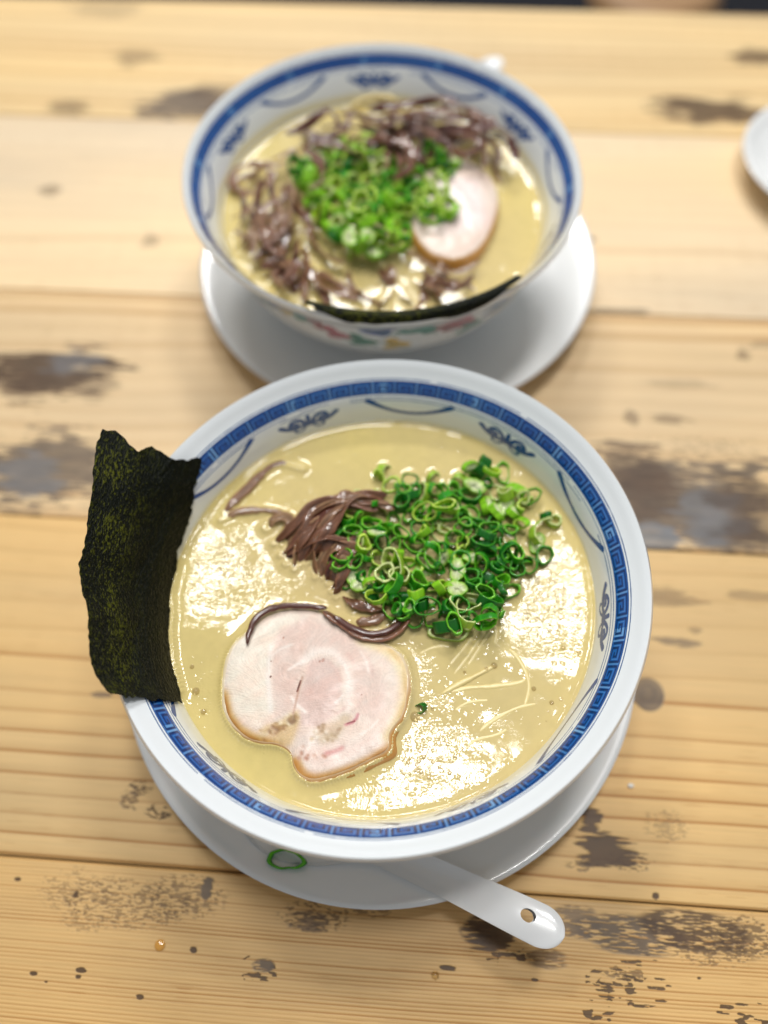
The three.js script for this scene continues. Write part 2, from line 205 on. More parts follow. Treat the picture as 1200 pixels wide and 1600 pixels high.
const drawInk = (light) => (g) => {
  g.fillStyle = '#e8ecee'; g.fillRect(0, 0, TW, TH);
  const deg = TW / 180, B0 = 0.0096 * SY, B1 = 0.0156 * SY, navy = '#0c2f66';
  // fine lines along the band, broken here and there
  const line = (y, w, col, gap) => { for (let x = 0; x < TW; x += 24) { if (vn(x * 0.013, y) < gap) continue; g.strokeStyle = col; g.lineWidth = w * (0.7 + 0.6 * vn(x * 0.05, y + 3)); g.beginPath(); g.moveTo(x - 1, y + 2 * vn(x * 0.02, y)); g.lineTo(x + 26, y + 2 * vn((x + 24) * 0.02, y)); g.stroke(); } };
  line(0.0084 * SY, 4.4, '#2a4f86', 0.08);
  line(0.0171 * SY, 4, '#40629a', 0.25); line(0.0186 * SY, 5, '#4a6a9c', 0.3);
  // band
  for (let x = 0; x < TW; x += 4) { const n = vn(x * 0.006, 3), k = Math.sin(x / TW * 2 * Math.PI * 7 + 1) > 0.965 ? 1 : 0; g.fillStyle = `rgb(${Math.round(12 + 24 * n + 70 * k)},${Math.round(78 + 24 * n + 60 * k)},${Math.round(160 + 20 * n + 40 * k)})`; g.fillRect(x, B0, 4.5, B1 - B0); }
  const N = 30, uw = TW / N, hh = B1 - B0;
  for (let k = 0; k < N; k++) {
    const x = k * uw, y = B0 + hh * 0.13, W = uw * 0.80, H = hh * 0.74, m = k % 2;
    g.fillStyle = m ? `rgba(150,190,230,${0.55 * light})` : `rgba(140,182,226,${0.38 * light})`; g.fillRect(x + W + uw * 0.06, B0 + 2, uw * 0.10, hh - 4);
    g.strokeStyle = navy; g.lineWidth = 7; g.lineJoin = 'miter'; g.beginPath();
    const X = (a) => x + uw * 0.03 + (m ? 1 - a : a) * W;
    g.moveTo(X(0), y + H); g.lineTo(X(0), y); g.lineTo(X(1), y); g.lineTo(X(1), y + H * 0.98); g.lineTo(X(0.26), y + H * 0.98); g.lineTo(X(0.26), y + H * 0.38); g.lineTo(X(0.72), y + H * 0.38); g.lineTo(X(0.72), y + H * 0.66); g.lineTo(X(0.48), y + H * 0.66); g.stroke();
    g.strokeStyle = `rgba(140,185,225,${0.4 * light})`; g.lineWidth = 2.5; g.beginPath(); g.moveTo(X(0.13), y + H * 0.9); g.lineTo(X(0.13), y + H * 0.2); g.lineTo(X(0.86), y + H * 0.2); g.lineTo(X(0.86), y + H * 0.8); g.stroke();
  }
  g.strokeStyle = '#174a8c'; g.lineWidth = 5; for (const y of [B0, B1]) { g.beginPath(); g.moveTo(0, y); g.lineTo(TW, y); g.stroke(); }
  for (let x = 0; x < TW; x += 3) { const top = (0.0292 + 0.0012 * (fbm(x * 0.008, 4, 3) - 0.5) * 3) * SY; const gr = g.createLinearGradient(0, top, 0, 0.0345 * SY); gr.addColorStop(0, 'rgba(226,212,160,0)'); gr.addColorStop(0.4, 'rgba(222,206,150,0.45)'); gr.addColorStop(1, 'rgba(214,194,130,0.7)'); g.fillStyle = gr; g.fillRect(x, top, 3.2, 0.0345 * SY - top); }
  // motifs: a long bow stroke and a pair of scrolls in turn, every 60 degrees
  g.lineCap = 'round';
  for (let k = -1; k <= 3; k++) {
    const ax = (10 + 60 * k) * deg, y0 = 0.0188 * SY, y1 = 0.0255 * SY;
    for (let q = 0; q < 44; q++) { const a = q / 44 * 2 - 1, b = (q + 1) / 44 * 2 - 1, Y = (u) => lerp(y1, y0, u * u); g.strokeStyle = '#184a90'; g.lineWidth = 12 + 12 * Math.pow(Math.abs(a), 3) + 7 * (1 - a * a); g.beginPath(); g.moveTo(ax + a * 12 * deg, Y(a)); g.lineTo(ax + b * 12 * deg, Y(b)); g.stroke(); }
    const sx = (-20 + 60 * k) * deg, sy = 0.0236 * SY;
    for (const m of [-1, 1]) {
      const X = (a) => sx + m * a * deg, Y = (b) => sy + b * SY * 0.001; g.strokeStyle = '#1a4a8e';
      g.lineWidth = 16; g.beginPath(); g.moveTo(X(0.2), Y(1.5)); g.bezierCurveTo(X(1.5), Y(-1), X(3), Y(-4.4), X(5), Y(-2.8)); g.bezierCurveTo(X(6.4), Y(-1.4), X(5.4), Y(0.8), X(4), Y(0.2)); g.bezierCurveTo(X(3.2), Y(-0.3), X(3.6), Y(-1.5), X(4.4), Y(-1.3)); g.stroke();
      g.lineWidth = 20; g.beginPath(); g.moveTo(X(0.8), Y(0)); g.bezierCurveTo(X(3), Y(1.6), X(5), Y(2.6), X(8.6), Y(-2.2)); g.stroke();
      g.lineWidth = 11; g.beginPath(); g.moveTo(X(1.2), Y(1.8)); g.bezierCurveTo(X(2.2), Y(4.6), X(4.6), Y(4.2), X(4.4), Y(2.6)); g.stroke();
    }
    g.lineWidth = 15; g.beginPath(); g.moveTo(sx, sy - 0.0034 * SY); g.lineTo(sx, sy + 0.001 * SY); g.stroke();
  }
};
const inkTex = canvasTex(TW, TH, drawInk(1)); inkTex.wrapS = THREE.RepeatWrapping;
const outTex = canvasTex(1024, 512, (g) => { // painted sprays on the outside
  g.fillStyle = '#e8ecee'; g.fillRect(0, 0, 1024, 512);
  const cols = ['#a8323a', '#1f8a76', '#d9b23a', '#2b4f95', '#1d7d5e', '#b94a5a'];
  for (let k = 0; k < 30; k++) { const x = k * 34.1 + hash(k, 2) * 24, y = 112 + (hash(k, 5) - 0.5) * 88; g.fillStyle = cols[k % 6]; g.save(); g.translate(x, y); g.rotate(hash(k, 8) * 3);
    for (let q = 0; q < 3; q++) { g.beginPath(); g.ellipse(q * 15 - 15, (q % 2) * 12, 24, 13, q * 0.9, 0, 7); g.fill(); } g.restore();
    g.strokeStyle = '#2c6a50'; g.lineWidth = 5; g.beginPath(); g.moveTo(x - 34, y + 30); g.quadraticCurveTo(x, y, x + 30, y - 22); g.stroke(); }
}); outTex.wrapS = THREE.RepeatWrapping;
const inkTexFar = canvasTex(TW, TH, drawInk(0.15)); inkTexFar.wrapS = THREE.RepeatWrapping; inkTexFar.offset.set(0, -0.0042 / VIN); inkTexFar.needsUpdate = true;
const inkMat = phys({ map: inkTex, ...glaze }), inkMatFar = phys({ map: inkTexFar, ...glaze }), outMat = phys({ map: outTex, ...glaze });
const gOuter = lathe(OUTER, 192, 60, 0.13, 2, true), gFoot = lathe(FOOT, 120, 40, 0.1, 1, true);
function ramenBowl(which, label, [x, y, z], turn) {
  const o = thing('ramen_bowl', label, 'bowl', [x, y, z], 'ramen bowls on the table'); o.rotation.y = turn;
  mesh('inner_wall', warped(lathe(which === 'near' ? INNER : INNER_FAR, 192, 90, VIN, 2), which, turn), which === 'near' ? inkMat : inkMatFar, o); mesh('outer_wall', warped(gOuter, which, turn), outMat, o); mesh('foot_ring', warped(gFoot, which, turn), white, o); return o;
}
const FAR = [0.00685, 0, -0.2321];
ramenBowl('near', 'white ramen bowl with blue key-pattern band, near bowl holding the big pork slice', [0, 0, 0], 0);
ramenBowl('far', 'white ramen bowl with blue band and painted flowers outside, the blurred bowl at the back', FAR, -0.33);

const SAUCER = [[0.00001, 0.0060], [0.03, 0.0060], [0.055, 0.0062], [0.075, 0.0085], [0.095, 0.0135], [0.110, 0.0182], [0.1168, 0.0198], [0.1187, 0.0197], [0.1188, 0.0184], [0.1158, 0.0168], [0.10, 0.0110], [0.078, 0.0048], [0.072, 0.0015], [0.069, 0.0004], [0.066, 0.0012], [0.04, 0.0022], [0.00001, 0.0022]];
const gSaucer = lathe(SAUCER, 160, 120, 0.3, 1, true);
const s1 = mesh('saucer', gSaucer, plateMat); s1.position.set(-0.0014, 0, -0.0026); tag(s1, 'white saucer under the near ramen bowl, with spoon and scallion ring on it', 'saucer', 'saucers under the bowls');
const s2 = s1.clone(); s2.name = numbered('saucer'); s2.position.set(0.0156, 0, -0.2412); scene.add(s2); tag(s2, 'plain white saucer under the blurred far ramen bowl', 'saucer', 'saucers under the bowls');
{ // small plate cut by the right edge of the picture
  const a = P(1202, 166, 0.018), b = P(1162, 234, 0.018), c = P(1202, 299, 0.018);
  const d = 2 * (a.x * (b.z - c.z) + b.x * (c.z - a.z) + c.x * (a.z - b.z)), A = a.x * a.x + a.z * a.z, B = b.x * b.x + b.z * b.z, C = c.x * c.x + c.z * c.z;
  const cx = (A * (b.z - c.z) + B * (c.z - a.z) + C * (a.z - b.z)) / d, cz = (A * (c.x - b.x) + B * (a.x - c.x) + C * (b.x - a.x)) / d, r = Math.hypot(a.x - cx, a.z - cz);
  const k = r, pl = mesh('small_dish', lathe([[0.00001, 0.004], [k * 0.55, 0.0042], [k * 0.8, 0.010], [k * 0.97, 0.018], [k, 0.0178], [k * 0.97, 0.0155], [k * 0.7, 0.004], [k * 0.55, 0.0008], [0.00001, 0.0012]], 96, 60, 0.2, 1, true), white);
  pl.position.set(cx, 0, cz); tag(pl, 'small white dish on the table, cut off by the right picture edge', 'dish');
}

// ---------------------------------------------------------------- Chinese spoons
function spoonGeo() { // along +x: bowl round x = 0, tip of the handle at x = 0.118
  const S = 90, M = 36, L0 = -0.024, L1 = 0.118;
  const half = (x) => { if (x < 0.012) return 0.0215 * Math.sqrt(clamp(1 - Math.pow((x - 0.000) / 0.0245, 2))) * 1; const a = 0.0215 * Math.sqrt(clamp(1 - Math.pow(0.012 / 0.0245, 2))); const k = smooth(0.012, 0.042, x); let w = lerp(a, 0.0064, k) + 0.0014 * smooth(0.06, 0.11, x); const e = (x - 0.108) / (L1 - 0.108); if (e > 0) w *= Math.sqrt(clamp(1 - e * e)); return w; };
  const lip = (x) => 0.0195 + 0.0118 * smooth(0.02, 0.118, x) - 0.0010 * Math.sin(clamp((x - 0.03) / 0.088) * Math.PI);      // height of the edges
  const dep = (x) => { const bowl = 0.0125 * Math.sqrt(clamp(1 - Math.pow(clamp((x + 0.0) / 0.034, -0.82, 1), 4))); return lerp(bowl, lerp(0.0050, -0.0010, smooth(0.055, 0.10, x)), smooth(0.015, 0.04, x)); };
  const th0 = 0.0034;
  const g = gridGeo(M, S, (a, b) => {
    const x = lerp(L0, L1, (1 - Math.cos(b * Math.PI)) / 2), w = half(x), y1 = lip(x), d = dep(x), an = a * 2 * Math.PI, c = Math.cos(an), up = Math.sin(an) >= 0, tt = Math.abs(Math.sin(an));
    const arc = 1 - Math.pow(Math.abs(c), 2.4);
    const e = Math.sqrt(clamp(w / 0.006, 0, 1));
    const y = up ? y1 - d * arc * e + 0.0006 * tt : y1 - d * arc * e - lerp(th0, 0.0062, smooth(0.03, 0.07, x)) * Math.pow(tt, 0.5) * e;
    return [new THREE.Vector3(x, y, -c * w)];
  }, true);
  return g;
}
const spoonMat = phys({ color: new THREE.Color(0.85, 0.86, 0.86), ...glaze });
let spoonShape;
{
  const body = new Brush(spoonGeo()), hole = new Brush(new THREE.CylinderGeometry(0.0026, 0.0022, 0.03, 28)); hole.position.set(0.1030, 0.03, -0.0012); hole.scale.x = 1.25; body.updateMatrixWorld(); hole.updateMatrixWorld();
  const ev = new Evaluator(); ev.attributes = ['position', 'normal']; ev.useGroups = false;
  spoonShape = ev.evaluate(body, hole, SUBTRACTION).geometry;
}
function spoon(label, tip, towards, lift = 0) {
  const o = mesh('spoon', spoonShape, spoonMat); const d = towards.clone().sub(tip).setY(0).normalize();        // from tip to bowl
  o.rotation.y = Math.atan2(d.z, -d.x); const q = new THREE.Vector3(0.118, 0, 0).applyAxisAngle(new THREE.Vector3(0, 1, 0), o.rotation.y); o.position.set(tip.x - q.x, lift, tip.z - q.z); return tag(o, label, 'spoon');
}
spoon('white porcelain spoon with a hole in its handle, reaching out from under the near bowl', P(882, 1464, 0.031), P(645, 1349, 0.026), -0.0008);
spoon('white porcelain spoon mostly hidden behind the far ramen bowl, only its handle tip showing', P(783, 94, 0.031), P(690, 150, 0.026), 0.0006);

// ---------------------------------------------------------------- broth
const H1 = 0.0645, H2 = 0.0630, HALF = 0.092, GN = 520;
const wet = { near: [], far: [] };                                    // places where the broth climbs up what stands in it: x, z, radius
const brothTexN = 2048;
function brothBump(which) {
  const n = which === 'near' ? brothTexN : 1024, f = new Float32Array(n * n), save = seed; seed = which === 'near' ? 77 : 99;
  const cx = which === 'near' ? 0 : FAR[0], cz = which === 'near' ? 0 : FAR[2];
  const zones = which === 'near' ? [[P(350, 870, H1), 0.030], [P(420, 900, H1), 0.018], [P(855, 940, H1), 0.030], [P(650, 1195, H1), 0.030], [P(640, 1050, H1), 0.012], [P(330, 1080, H1), 0.010]] : [[P(560, 430, H2), 0.05], [P(430, 380, H2), 0.04]];
  const put = (x, z, r, hgt, sx, ang) => { const px = (x - cx + HALF) / (2 * HALF) * n, pz = (z - cz + HALF) / (2 * HALF) * n, k = n / (2 * HALF), rp = r * k * Math.max(sx, 1), ca = Math.cos(ang), sa = Math.sin(ang);
    for (let j = Math.max(0, Math.floor(pz - rp)); j <= Math.min(n - 1, pz + rp); j++) for (let i = Math.max(0, Math.floor(px - rp)); i <= Math.min(n - 1, px + rp); i++) { const a = (i - px) / k, b = (j - pz) / k, u = (a * ca + b * sa) / (r * sx), v = (-a * sa + b * ca) / r, d = u * u + v * v; if (d < 1) f[j * n + i] = Math.max(f[j * n + i], hgt * (1 - d) * (1 - d * 0.4)); } };
  for (const [c, r] of zones) { const m = Math.round(r * r * 700000); for (let k = 0; k < m; k++) { const a = rnd() * 6.283, d = Math.pow(rnd(), 0.6) * r * 1.15, x = c.x + Math.cos(a) * d * 1.1, z = c.z + Math.sin(a) * d, q = Math.pow(rnd(), 2.5); const s = lerp(0.00032, 0.0011, q); put(x, z, s, s * rr(0.03, 0.09), rr(1, 1.7), (vn(x * 40, z * 40) - 0.5) * 2); } }
  for (let k = 0; k < (which === 'near' ? 500 : 300); k++) { const a = rnd() * 6.283, d = Math.sqrt(rnd()) * 0.088; const s = lerp(0.0003, 0.0008, rnd() * rnd()); put(cx + Math.cos(a) * d, cz + Math.sin(a) * d, s, s * rr(0.04, 0.12), 1, 0); }
  const out = new Uint8Array(n * n * 4);
  for (let j = 0; j < n; j++) for (let i = 0; i < n; i++) { const x = (i / n * 2 - 1) * HALF, z = (j / n * 2 - 1) * HALF; let zm = 0; for (const [c, r] of zones) zm = Math.max(zm, 1 - smooth(0.65, 1.05, Math.hypot(x + cx - c.x, z + cz - c.z) / r));
    const w = fbm(x * 300 + 5, z * 380, 2) * 0.00001 + zm * (1 - Math.abs(2 * (z + cz > 0.045 ? vn(x * 1500 + 3 * vn(x * 200, z * 200), z * 700) : vn(x * 700 + 3 * vn(x * 200, z * 200), z * 1600)) - 1)) * 0.000030; const v = clamp((f[j * n + i] + w) / 0.00025) * 255, p = (j * n + i) * 4; out[p] = out[p + 1] = out[p + 2] = v; out[p + 3] = 255; }
  seed = save; return dataTex(n, n, out, false);
}
function brothColor() {
  const n = 512, out = new Uint8Array(n * n * 4);
  for (let j = 0; j < n; j++) for (let i = 0; i < n; i++) { const x = i / n, z = j / n, a = fbm(x * 5, z * 5 + 3, 4) - 0.5, b = fbm(x * 60, z * 60, 3) - 0.5, c = fbm(x * 2.4 + 8, z * 2.4, 2) - 0.5, p = (j * n + i) * 4; const g = 1 + a * 0.10 + b * 0.10; out[p] = toS(clamp(0.640 * g)); out[p + 1] = toS(clamp(0.515 * g * (1 + c * 0.06))); out[p + 2] = toS(clamp(0.205 * g * (1 - c * 0.30 - a * 0.2))); out[p + 3] = 255; }
  return dataTex(n, n, out, true);
}
const brothMap = brothColor();
function brothGeo(which) {
  const N = GN, hgt = new Float32Array((N + 1) * (N + 1)), st = 2 * HALF / N, cx = which === 'near' ? 0 : FAR[0], cz = which === 'near' ? 0 : FAR[2], H = which === 'near' ? H1 : H2, rw = which === 'near' ? rAt(INNER, H1) : rAt(INNER_FAR, H2);
  for (const [x, z, r, amp = 0.0011] of wet[which]) { const i0 = Math.max(0, Math.floor((x - cx + HALF - r - 0.005) / st)), i1 = Math.min(N, Math.ceil((x - cx + HALF + r + 0.005) / st)), j0 = Math.max(0, Math.floor((z - cz + HALF - r - 0.005) / st)), j1 = Math.min(N, Math.ceil((z - cz + HALF + r + 0.005) / st));
    for (let j = j0; j <= j1; j++) for (let i = i0; i <= i1; i++) { const d = Math.max(0, Math.hypot(i * st - HALF + cx - x, j * st - HALF + cz - z) - r); const v = amp * 1.5 * Math.exp(-d / 0.0014); if (v > hgt[j * (N + 1) + i]) hgt[j * (N + 1) + i] = v; } }
  const pos = [], uv = [], idx = [], id = new Int32Array((N + 1) * (N + 1)).fill(-1); let c = 0;
  for (let j = 0; j <= N; j++) for (let i = 0; i <= N; i++) { const x = i * st - HALF, z = j * st - HALF, r = Math.hypot(x, z); const rl = rw * outOfRound(which, x, z); if (r > rl + 0.0018) continue; id[j * (N + 1) + i] = c++; pos.push(x, H + (fbm(x * 55 + 7, z * 70, 2) - 0.5) * 0.00055 + (fbm(x * 140, z * 170 + 3, 2) - 0.5) * 0.00010 + hgt[j * (N + 1) + i] + 0.0009 * Math.exp(-Math.max(0, rl - r) / 0.0012) , z); uv.push(i / N, j / N); }
  for (let j = 0; j < N; j++) for (let i = 0; i < N; i++) { const a = id[j * (N + 1) + i], b = id[j * (N + 1) + i + 1], d = id[(j + 1) * (N + 1) + i], e = id[(j + 1) * (N + 1) + i + 1]; if (a < 0 || b < 0 || d < 0 || e < 0) continue; idx.push(a, d, b, b, d, e); }
  const g = new THREE.BufferGeometry(); g.setAttribute('position', new THREE.Float32BufferAttribute(pos, 3)); g.setAttribute('uv', new THREE.Float32BufferAttribute(uv, 2)); g.setIndex(idx); g.computeVertexNormals(); return g;
}

// ---------------------------------------------------------------- toppings
// sliced braised pork
function porkGeo(out, top, thick, dome) { // out: closed outline of world points (y ignored)
  const c = out.reduce((s, p) => s.add(p), new THREE.Vector3()).multiplyScalar(1 / out.length), n = out.length;
  const curve = new THREE.CatmullRomCurve3(out, true, 'centripetal'), M = 180, K = 26, ring = []; for (let i = 0; i <= M; i++) ring.push(curve.getPointAt((i % M) / M));
  const xs = ring.map((p) => p.x), zs = ring.map((p) => p.z), x0 = Math.min(...xs), x1 = Math.max(...xs), z0 = Math.min(...zs), z1 = Math.max(...zs);
  const at = (i, t) => { const p = ring[i]; return [lerp(c.x, p.x, t), lerp(c.z, p.z, t)]; };
  const face = gridGeo(M, K, (a, b, i) => { const t = Math.max(1e-4, Math.pow(b, 0.7)) * 0.965; const [x, z] = at(i, t); const e = 1 - Math.pow(t, 10) * 0.55; const y = top + dome * e + (fbm(x * 120, z * 120, 3) - 0.5) * 0.0010 * (1 - t * t * 0.5) * smooth(0, 0.15, t); return [new THREE.Vector3(x, y, z), (x - x0) / (x1 - x0), 1 - (z - z0) / (z1 - z0)]; }, true);
  const prof = [[0.962, dome * 0.56], [0.980, dome * 0.48], [1.000, dome * 0.15], [1.012, -thick * 0.12], [1.018, -thick * 0.45], [1.006, -thick], [0.9, -thick * 1.1]];
  const edge = gridGeo(M, prof.length - 1, (a, b, i, j) => { const q = ring[i], low = smooth(-0.1, 0.7, Math.sin(Math.atan2(q.z - c.z, q.x - c.x) + 0.2)) * 0.075 * fbm(i * 0.06, 5, 2); const [x, z] = at(i, prof[j][0] + (j > 2 && j < 6 ? low : 0) + (vn(i * 0.3, j) - 0.5) * 0.012 * (j > 0 ? 1 : 0)); return [new THREE.Vector3(x, top + prof[j][1] + (j > 0 ? (vn(i * 0.5, j + 7) - 0.5) * 0.0006 : 0), z), a * 10, b]; }, true);
  const col = [], ep = edge.attributes.position; for (let i = 0; i < ep.count; i++) { const a = Math.atan2(ep.getZ(i) - c.z, ep.getX(i) - c.x), k = clamp(smooth(-0.25, 0.55, Math.sin(a + 0.25)) + 0.12 + (fbm(i * 0.05, 3, 2) - 0.5) * 0.5), j = Math.floor(i / (M + 1)), q = k * smooth(0, 3, j + 1); col.push(lerp(0.80, 0.52, q), lerp(0.68, 0.24, q), lerp(0.47, 0.045, q)); }
  edge.setAttribute('color', new THREE.Float32BufferAttribute(col, 3));
  return { face, edge, box: [x0, x1, z0, z1], ring };
}
function porkTexture(toUV, rich) {
  return canvasTex(768, 768, (g, w, h) => {
    g.fillStyle = '#dbc5b4'; g.fillRect(0, 0, w, h);
    const Z = (x, y) => { const [u, v] = toUV(x, y); return [u * w, v * h]; };
    const poly = (pts, col, blur) => { g.save(); if (blur) g.filter = `blur(${blur}px)`; g.fillStyle = col; g.beginPath(); pts.forEach((q, i) => { const [x, y] = Z(...q); i ? g.lineTo(x, y) : g.moveTo(x, y); }); g.closePath(); g.fill(); g.restore(); };
    const stroke = (pts, col, lw, blur) => { g.save(); if (blur) g.filter = `blur(${blur}px)`; g.strokeStyle = col; g.lineWidth = lw; g.lineCap = g.lineJoin = 'round'; g.beginPath(); pts.forEach((q, i) => { const [x, y] = Z(...q); i ? g.lineTo(x, y) : g.moveTo(x, y); }); g.stroke(); g.restore(); };
    if (rich) {
      // outer fat cap paler, lean in two lobes, a swirl of fat between them
      poly([[110, 330], [250, 220], [420, 170], [480, 220], [350, 290], [310, 380], [300, 520], [320, 660], [240, 720], [130, 640], [100, 480]], '#e2d3c0', 12);
      poly([[340, 270], [470, 200], [610, 250], [720, 330], [760, 400], [660, 400], [560, 345], [480, 380], [450, 480], [420, 620], [340, 680], [315, 500]], '#d3b8a9', 12);
      poly([[490, 400], [570, 385], [630, 440], [640, 560], [600, 660], [540, 710], [440, 705], [432, 600], [465, 500]], '#cfb1a4', 8);
      poly([[700, 410], [790, 420], [850, 500], [850, 610], [790, 690], [720, 640], [690, 520]], '#d4baab', 10);
      poly([[440, 720], [560, 800], [700, 780], [820, 720], [840, 790], [640, 900], [500, 930], [450, 860]], '#dcc6b8', 12);
      stroke([[462, 400], [520, 355], [600, 360], [660, 420], [680, 520], [670, 620]], '#e5d5c9', 28, 10); stroke([[312, 330], [298, 480], [312, 640]], '#e9dcd1', 14, 7); stroke([[450, 890], [560, 905], [700, 850]], '#e6d6c9', 20, 7);
      for (let k = 0; k < 16; k++) { const a = hash(k, 61) * 6.28, r = 120 + 230 * hash(k, 62), x = 520 + Math.cos(a) * r, y = 520 + Math.sin(a) * r * 0.85, t = a + 1.57, l = 20 + 40 * hash(k, 63); stroke([[x - Math.cos(t) * l, y - Math.sin(t) * l], [x, y], [x + Math.cos(t + 0.3) * l, y + Math.sin(t + 0.3) * l]], k % 3 ? '#eaddd2' : '#d0afa1', 5 + 8 * hash(k, 64), 5); }
      // translucent yellowish fat along the right side, browned skin along the lower edges
      stroke([[740, 300], [850, 340], [915, 400], [945, 480], [945, 580], [915, 670], [865, 760]], '#dcc592', 52, 13); stroke([[870, 350], [935, 430], [950, 560], [920, 670]], '#cda964', 16, 7);
      stroke([[84, 560], [100, 650], [150, 722], [215, 765], [280, 782], [350, 800]], '#c2934a', 46, 11); stroke([[86, 570], [110, 670], [170, 745], [250, 780]], '#9c6524', 18, 6);
      stroke([[420, 880], [450, 940], [510, 965], [600, 948], [700, 912], [790, 870], [870, 815]], '#bb8238', 48, 10); stroke([[470, 958], [520, 970], [620, 945], [760, 885], [870, 820]], '#86521a', 20, 6);
      // the folded notch: jelly and browned bits
      poly([[255, 735], [290, 700], [350, 690], [400, 650], [440, 630], [445, 690], [420, 760], [400, 800], [330, 775]], '#cfae7c', 9); poly([[290, 730], [340, 700], [370, 715], [330, 750]], '#8c6436', 6); poly([[385, 680], [425, 650], [432, 690], [400, 705]], '#8a6a46', 5);
      for (let k = 0; k < 26; k++) { const t = hash(k, 31), x = 262 + t * 175 + (hash(k, 32) - .5) * 26, y = 752 - t * 95 + (hash(k, 33) - .5) * 46; stroke([[x, y], [x + (hash(k, 34) - .5) * 22, y + (hash(k, 35) - .5) * 12]], ['#9a6f3c', '#b58a55', '#e6d3b0', '#865c30'][k % 4], 6 + 8 * hash(k, 36), 4); }
      stroke([[458, 478], [440, 540], [424, 610], [416, 650]], '#b58a74', 7, 3); stroke([[450, 496], [434, 545]], '#70382a', 5, 1.2); stroke([[446, 510], [438, 530]], '#4a1f16', 3, 0.8);
      poly([[515, 735], [560, 700], [600, 690], [650, 650], [690, 660], [650, 720], [610, 775], [545, 790]], '#c7ab8c', 9);
      for (let k = 0; k < 18; k++) { const x = 560 + (hash(k, 41) - .5) * 130, y = 738 + (hash(k, 42) - .5) * 80; stroke([[x, y], [x + (hash(k, 43) - .5) * 20, y + (hash(k, 44) - .5) * 14]], ['#9a7650', '#b3946a', '#efe2d0', '#a3815a'][k % 4], 6 + 8 * hash(k, 46), 4); }
      for (let k = 0; k < 16; k++) { const x = 440 + hash(k, 51) * 190, y = 800 + hash(k, 52) * 60; stroke([[x, y], [x + (hash(k, 53) - .5) * 16, y + (hash(k, 54) - .5) * 10]], ['#b98a72', '#a4684c', '#e9d2c4', '#c79c84'][k % 4], 6 + 8 * hash(k, 56), 4); }
      stroke([[660, 700], [690, 692], [712, 672], [718, 652]], '#b4646a', 9, 3.5); stroke([[668, 695], [704, 684]], '#8e3d42', 4, 1.5); stroke([[570, 835], [610, 826], [645, 808]], '#c4847c', 16, 6);
      for (const [x, y, r, c] of [[370, 294, 5, '#b5826c'], [312, 404, 3, '#b98f7e'], [310, 476, 4, '#7d4c3c'], [555, 400, 8, '#bc9080'], [735, 560, 3, '#b08878'], [540, 405, 5, '#b98d7c']]) { const [a, b] = Z(x, y); g.fillStyle = c; g.beginPath(); g.ellipse(a, b, r * 0.8, r * 1.2, 0.4, 0, 7); g.fill(); }
    } else { poly([[200, 200], [800, 260], [850, 700], [300, 800]], '#e3cdc8', 40); stroke([[300, 300], [600, 420], [650, 700]], '#f1e7e1', 40, 12); }
    // muscle fibres and fine mottling
    const im = g.getImageData(0, 0, w, h), d = im.data;
    for (let y = 0; y < h; y++) for (let x = 0; x < w; x++) { const p = (y * w + x) * 4, a = (fbm(x * 0.02 + y * 0.01, y * 0.02, 3) - 0.5), th = 1.6 * fbm(x * 0.004 + 3, y * 0.004, 2), ca = Math.cos(th), sa = Math.sin(th), sN = vn((x * ca + y * sa) * 0.035, (y * ca - x * sa) * 0.24) - 0.5, f = fbm(x * 0.16, y * 0.16, 2) - 0.5; const k = 1 + sN * 0.06 + f * 0.07; d[p] *= k * (1 + a * 0.03); d[p + 1] *= k * (1 - a * 0.05); d[p + 2] *= k * (1 - a * 0.07); }
    g.putImageData(im, 0, 0);
  });
}
const searMat = phys({ vertexColors: true, roughness: 0.3, clearcoat: 0.6, clearcoatRoughness: 0.15 });
{
  const Zp = (x, y, h = H1 + 0.002) => P(320 + x / 3, 900 + y / 3, h);
  const O = [[205, 255], [265, 195], [350, 160], [460, 150], [560, 172], [640, 220], [740, 290], [850, 318], [925, 365], [962, 450], [962, 560], [935, 660], [878, 745], [868, 820], [780, 872], [690, 915], [590, 950], [500, 965], [440, 935], [414, 885], [404, 838], [368, 806], [322, 790], [265, 786], [200, 768], [135, 715], [92, 645], [78, 560], [84, 460], [105, 370], [145, 305]].map((q) => Zp(...q));
  const { face, edge, box, ring } = porkGeo(O.reverse(), H1 + 0.0016, 0.006, 0.0016);
  const tex = porkTexture((x, y) => { const p = Zp(x, y); return [(p.x - box[0]) / (box[1] - box[0]), (p.z - box[2]) / (box[3] - box[2])]; }, true);
  const c = O.reduce((s, p) => s.add(p.clone()), new THREE.Vector3()).multiplyScalar(1 / O.length);
  const o = thing('pork_slice', 'large round slice of pale braised pork with browned edge floating in the near bowl', 'pork slice');
  mesh('meat', face, phys({ map: tex, roughness: 0.4, clearcoat: 0.18, clearcoatRoughness: 0.2, bumpMap: tex, bumpScale: 0.0005 }), o); mesh('seared_edge', edge, searMat, o);
  for (let i = 0; i < 180; i += 1) wet.near.push([ring[i].x, ring[i].z, 0.0006, 0.0013]);
}
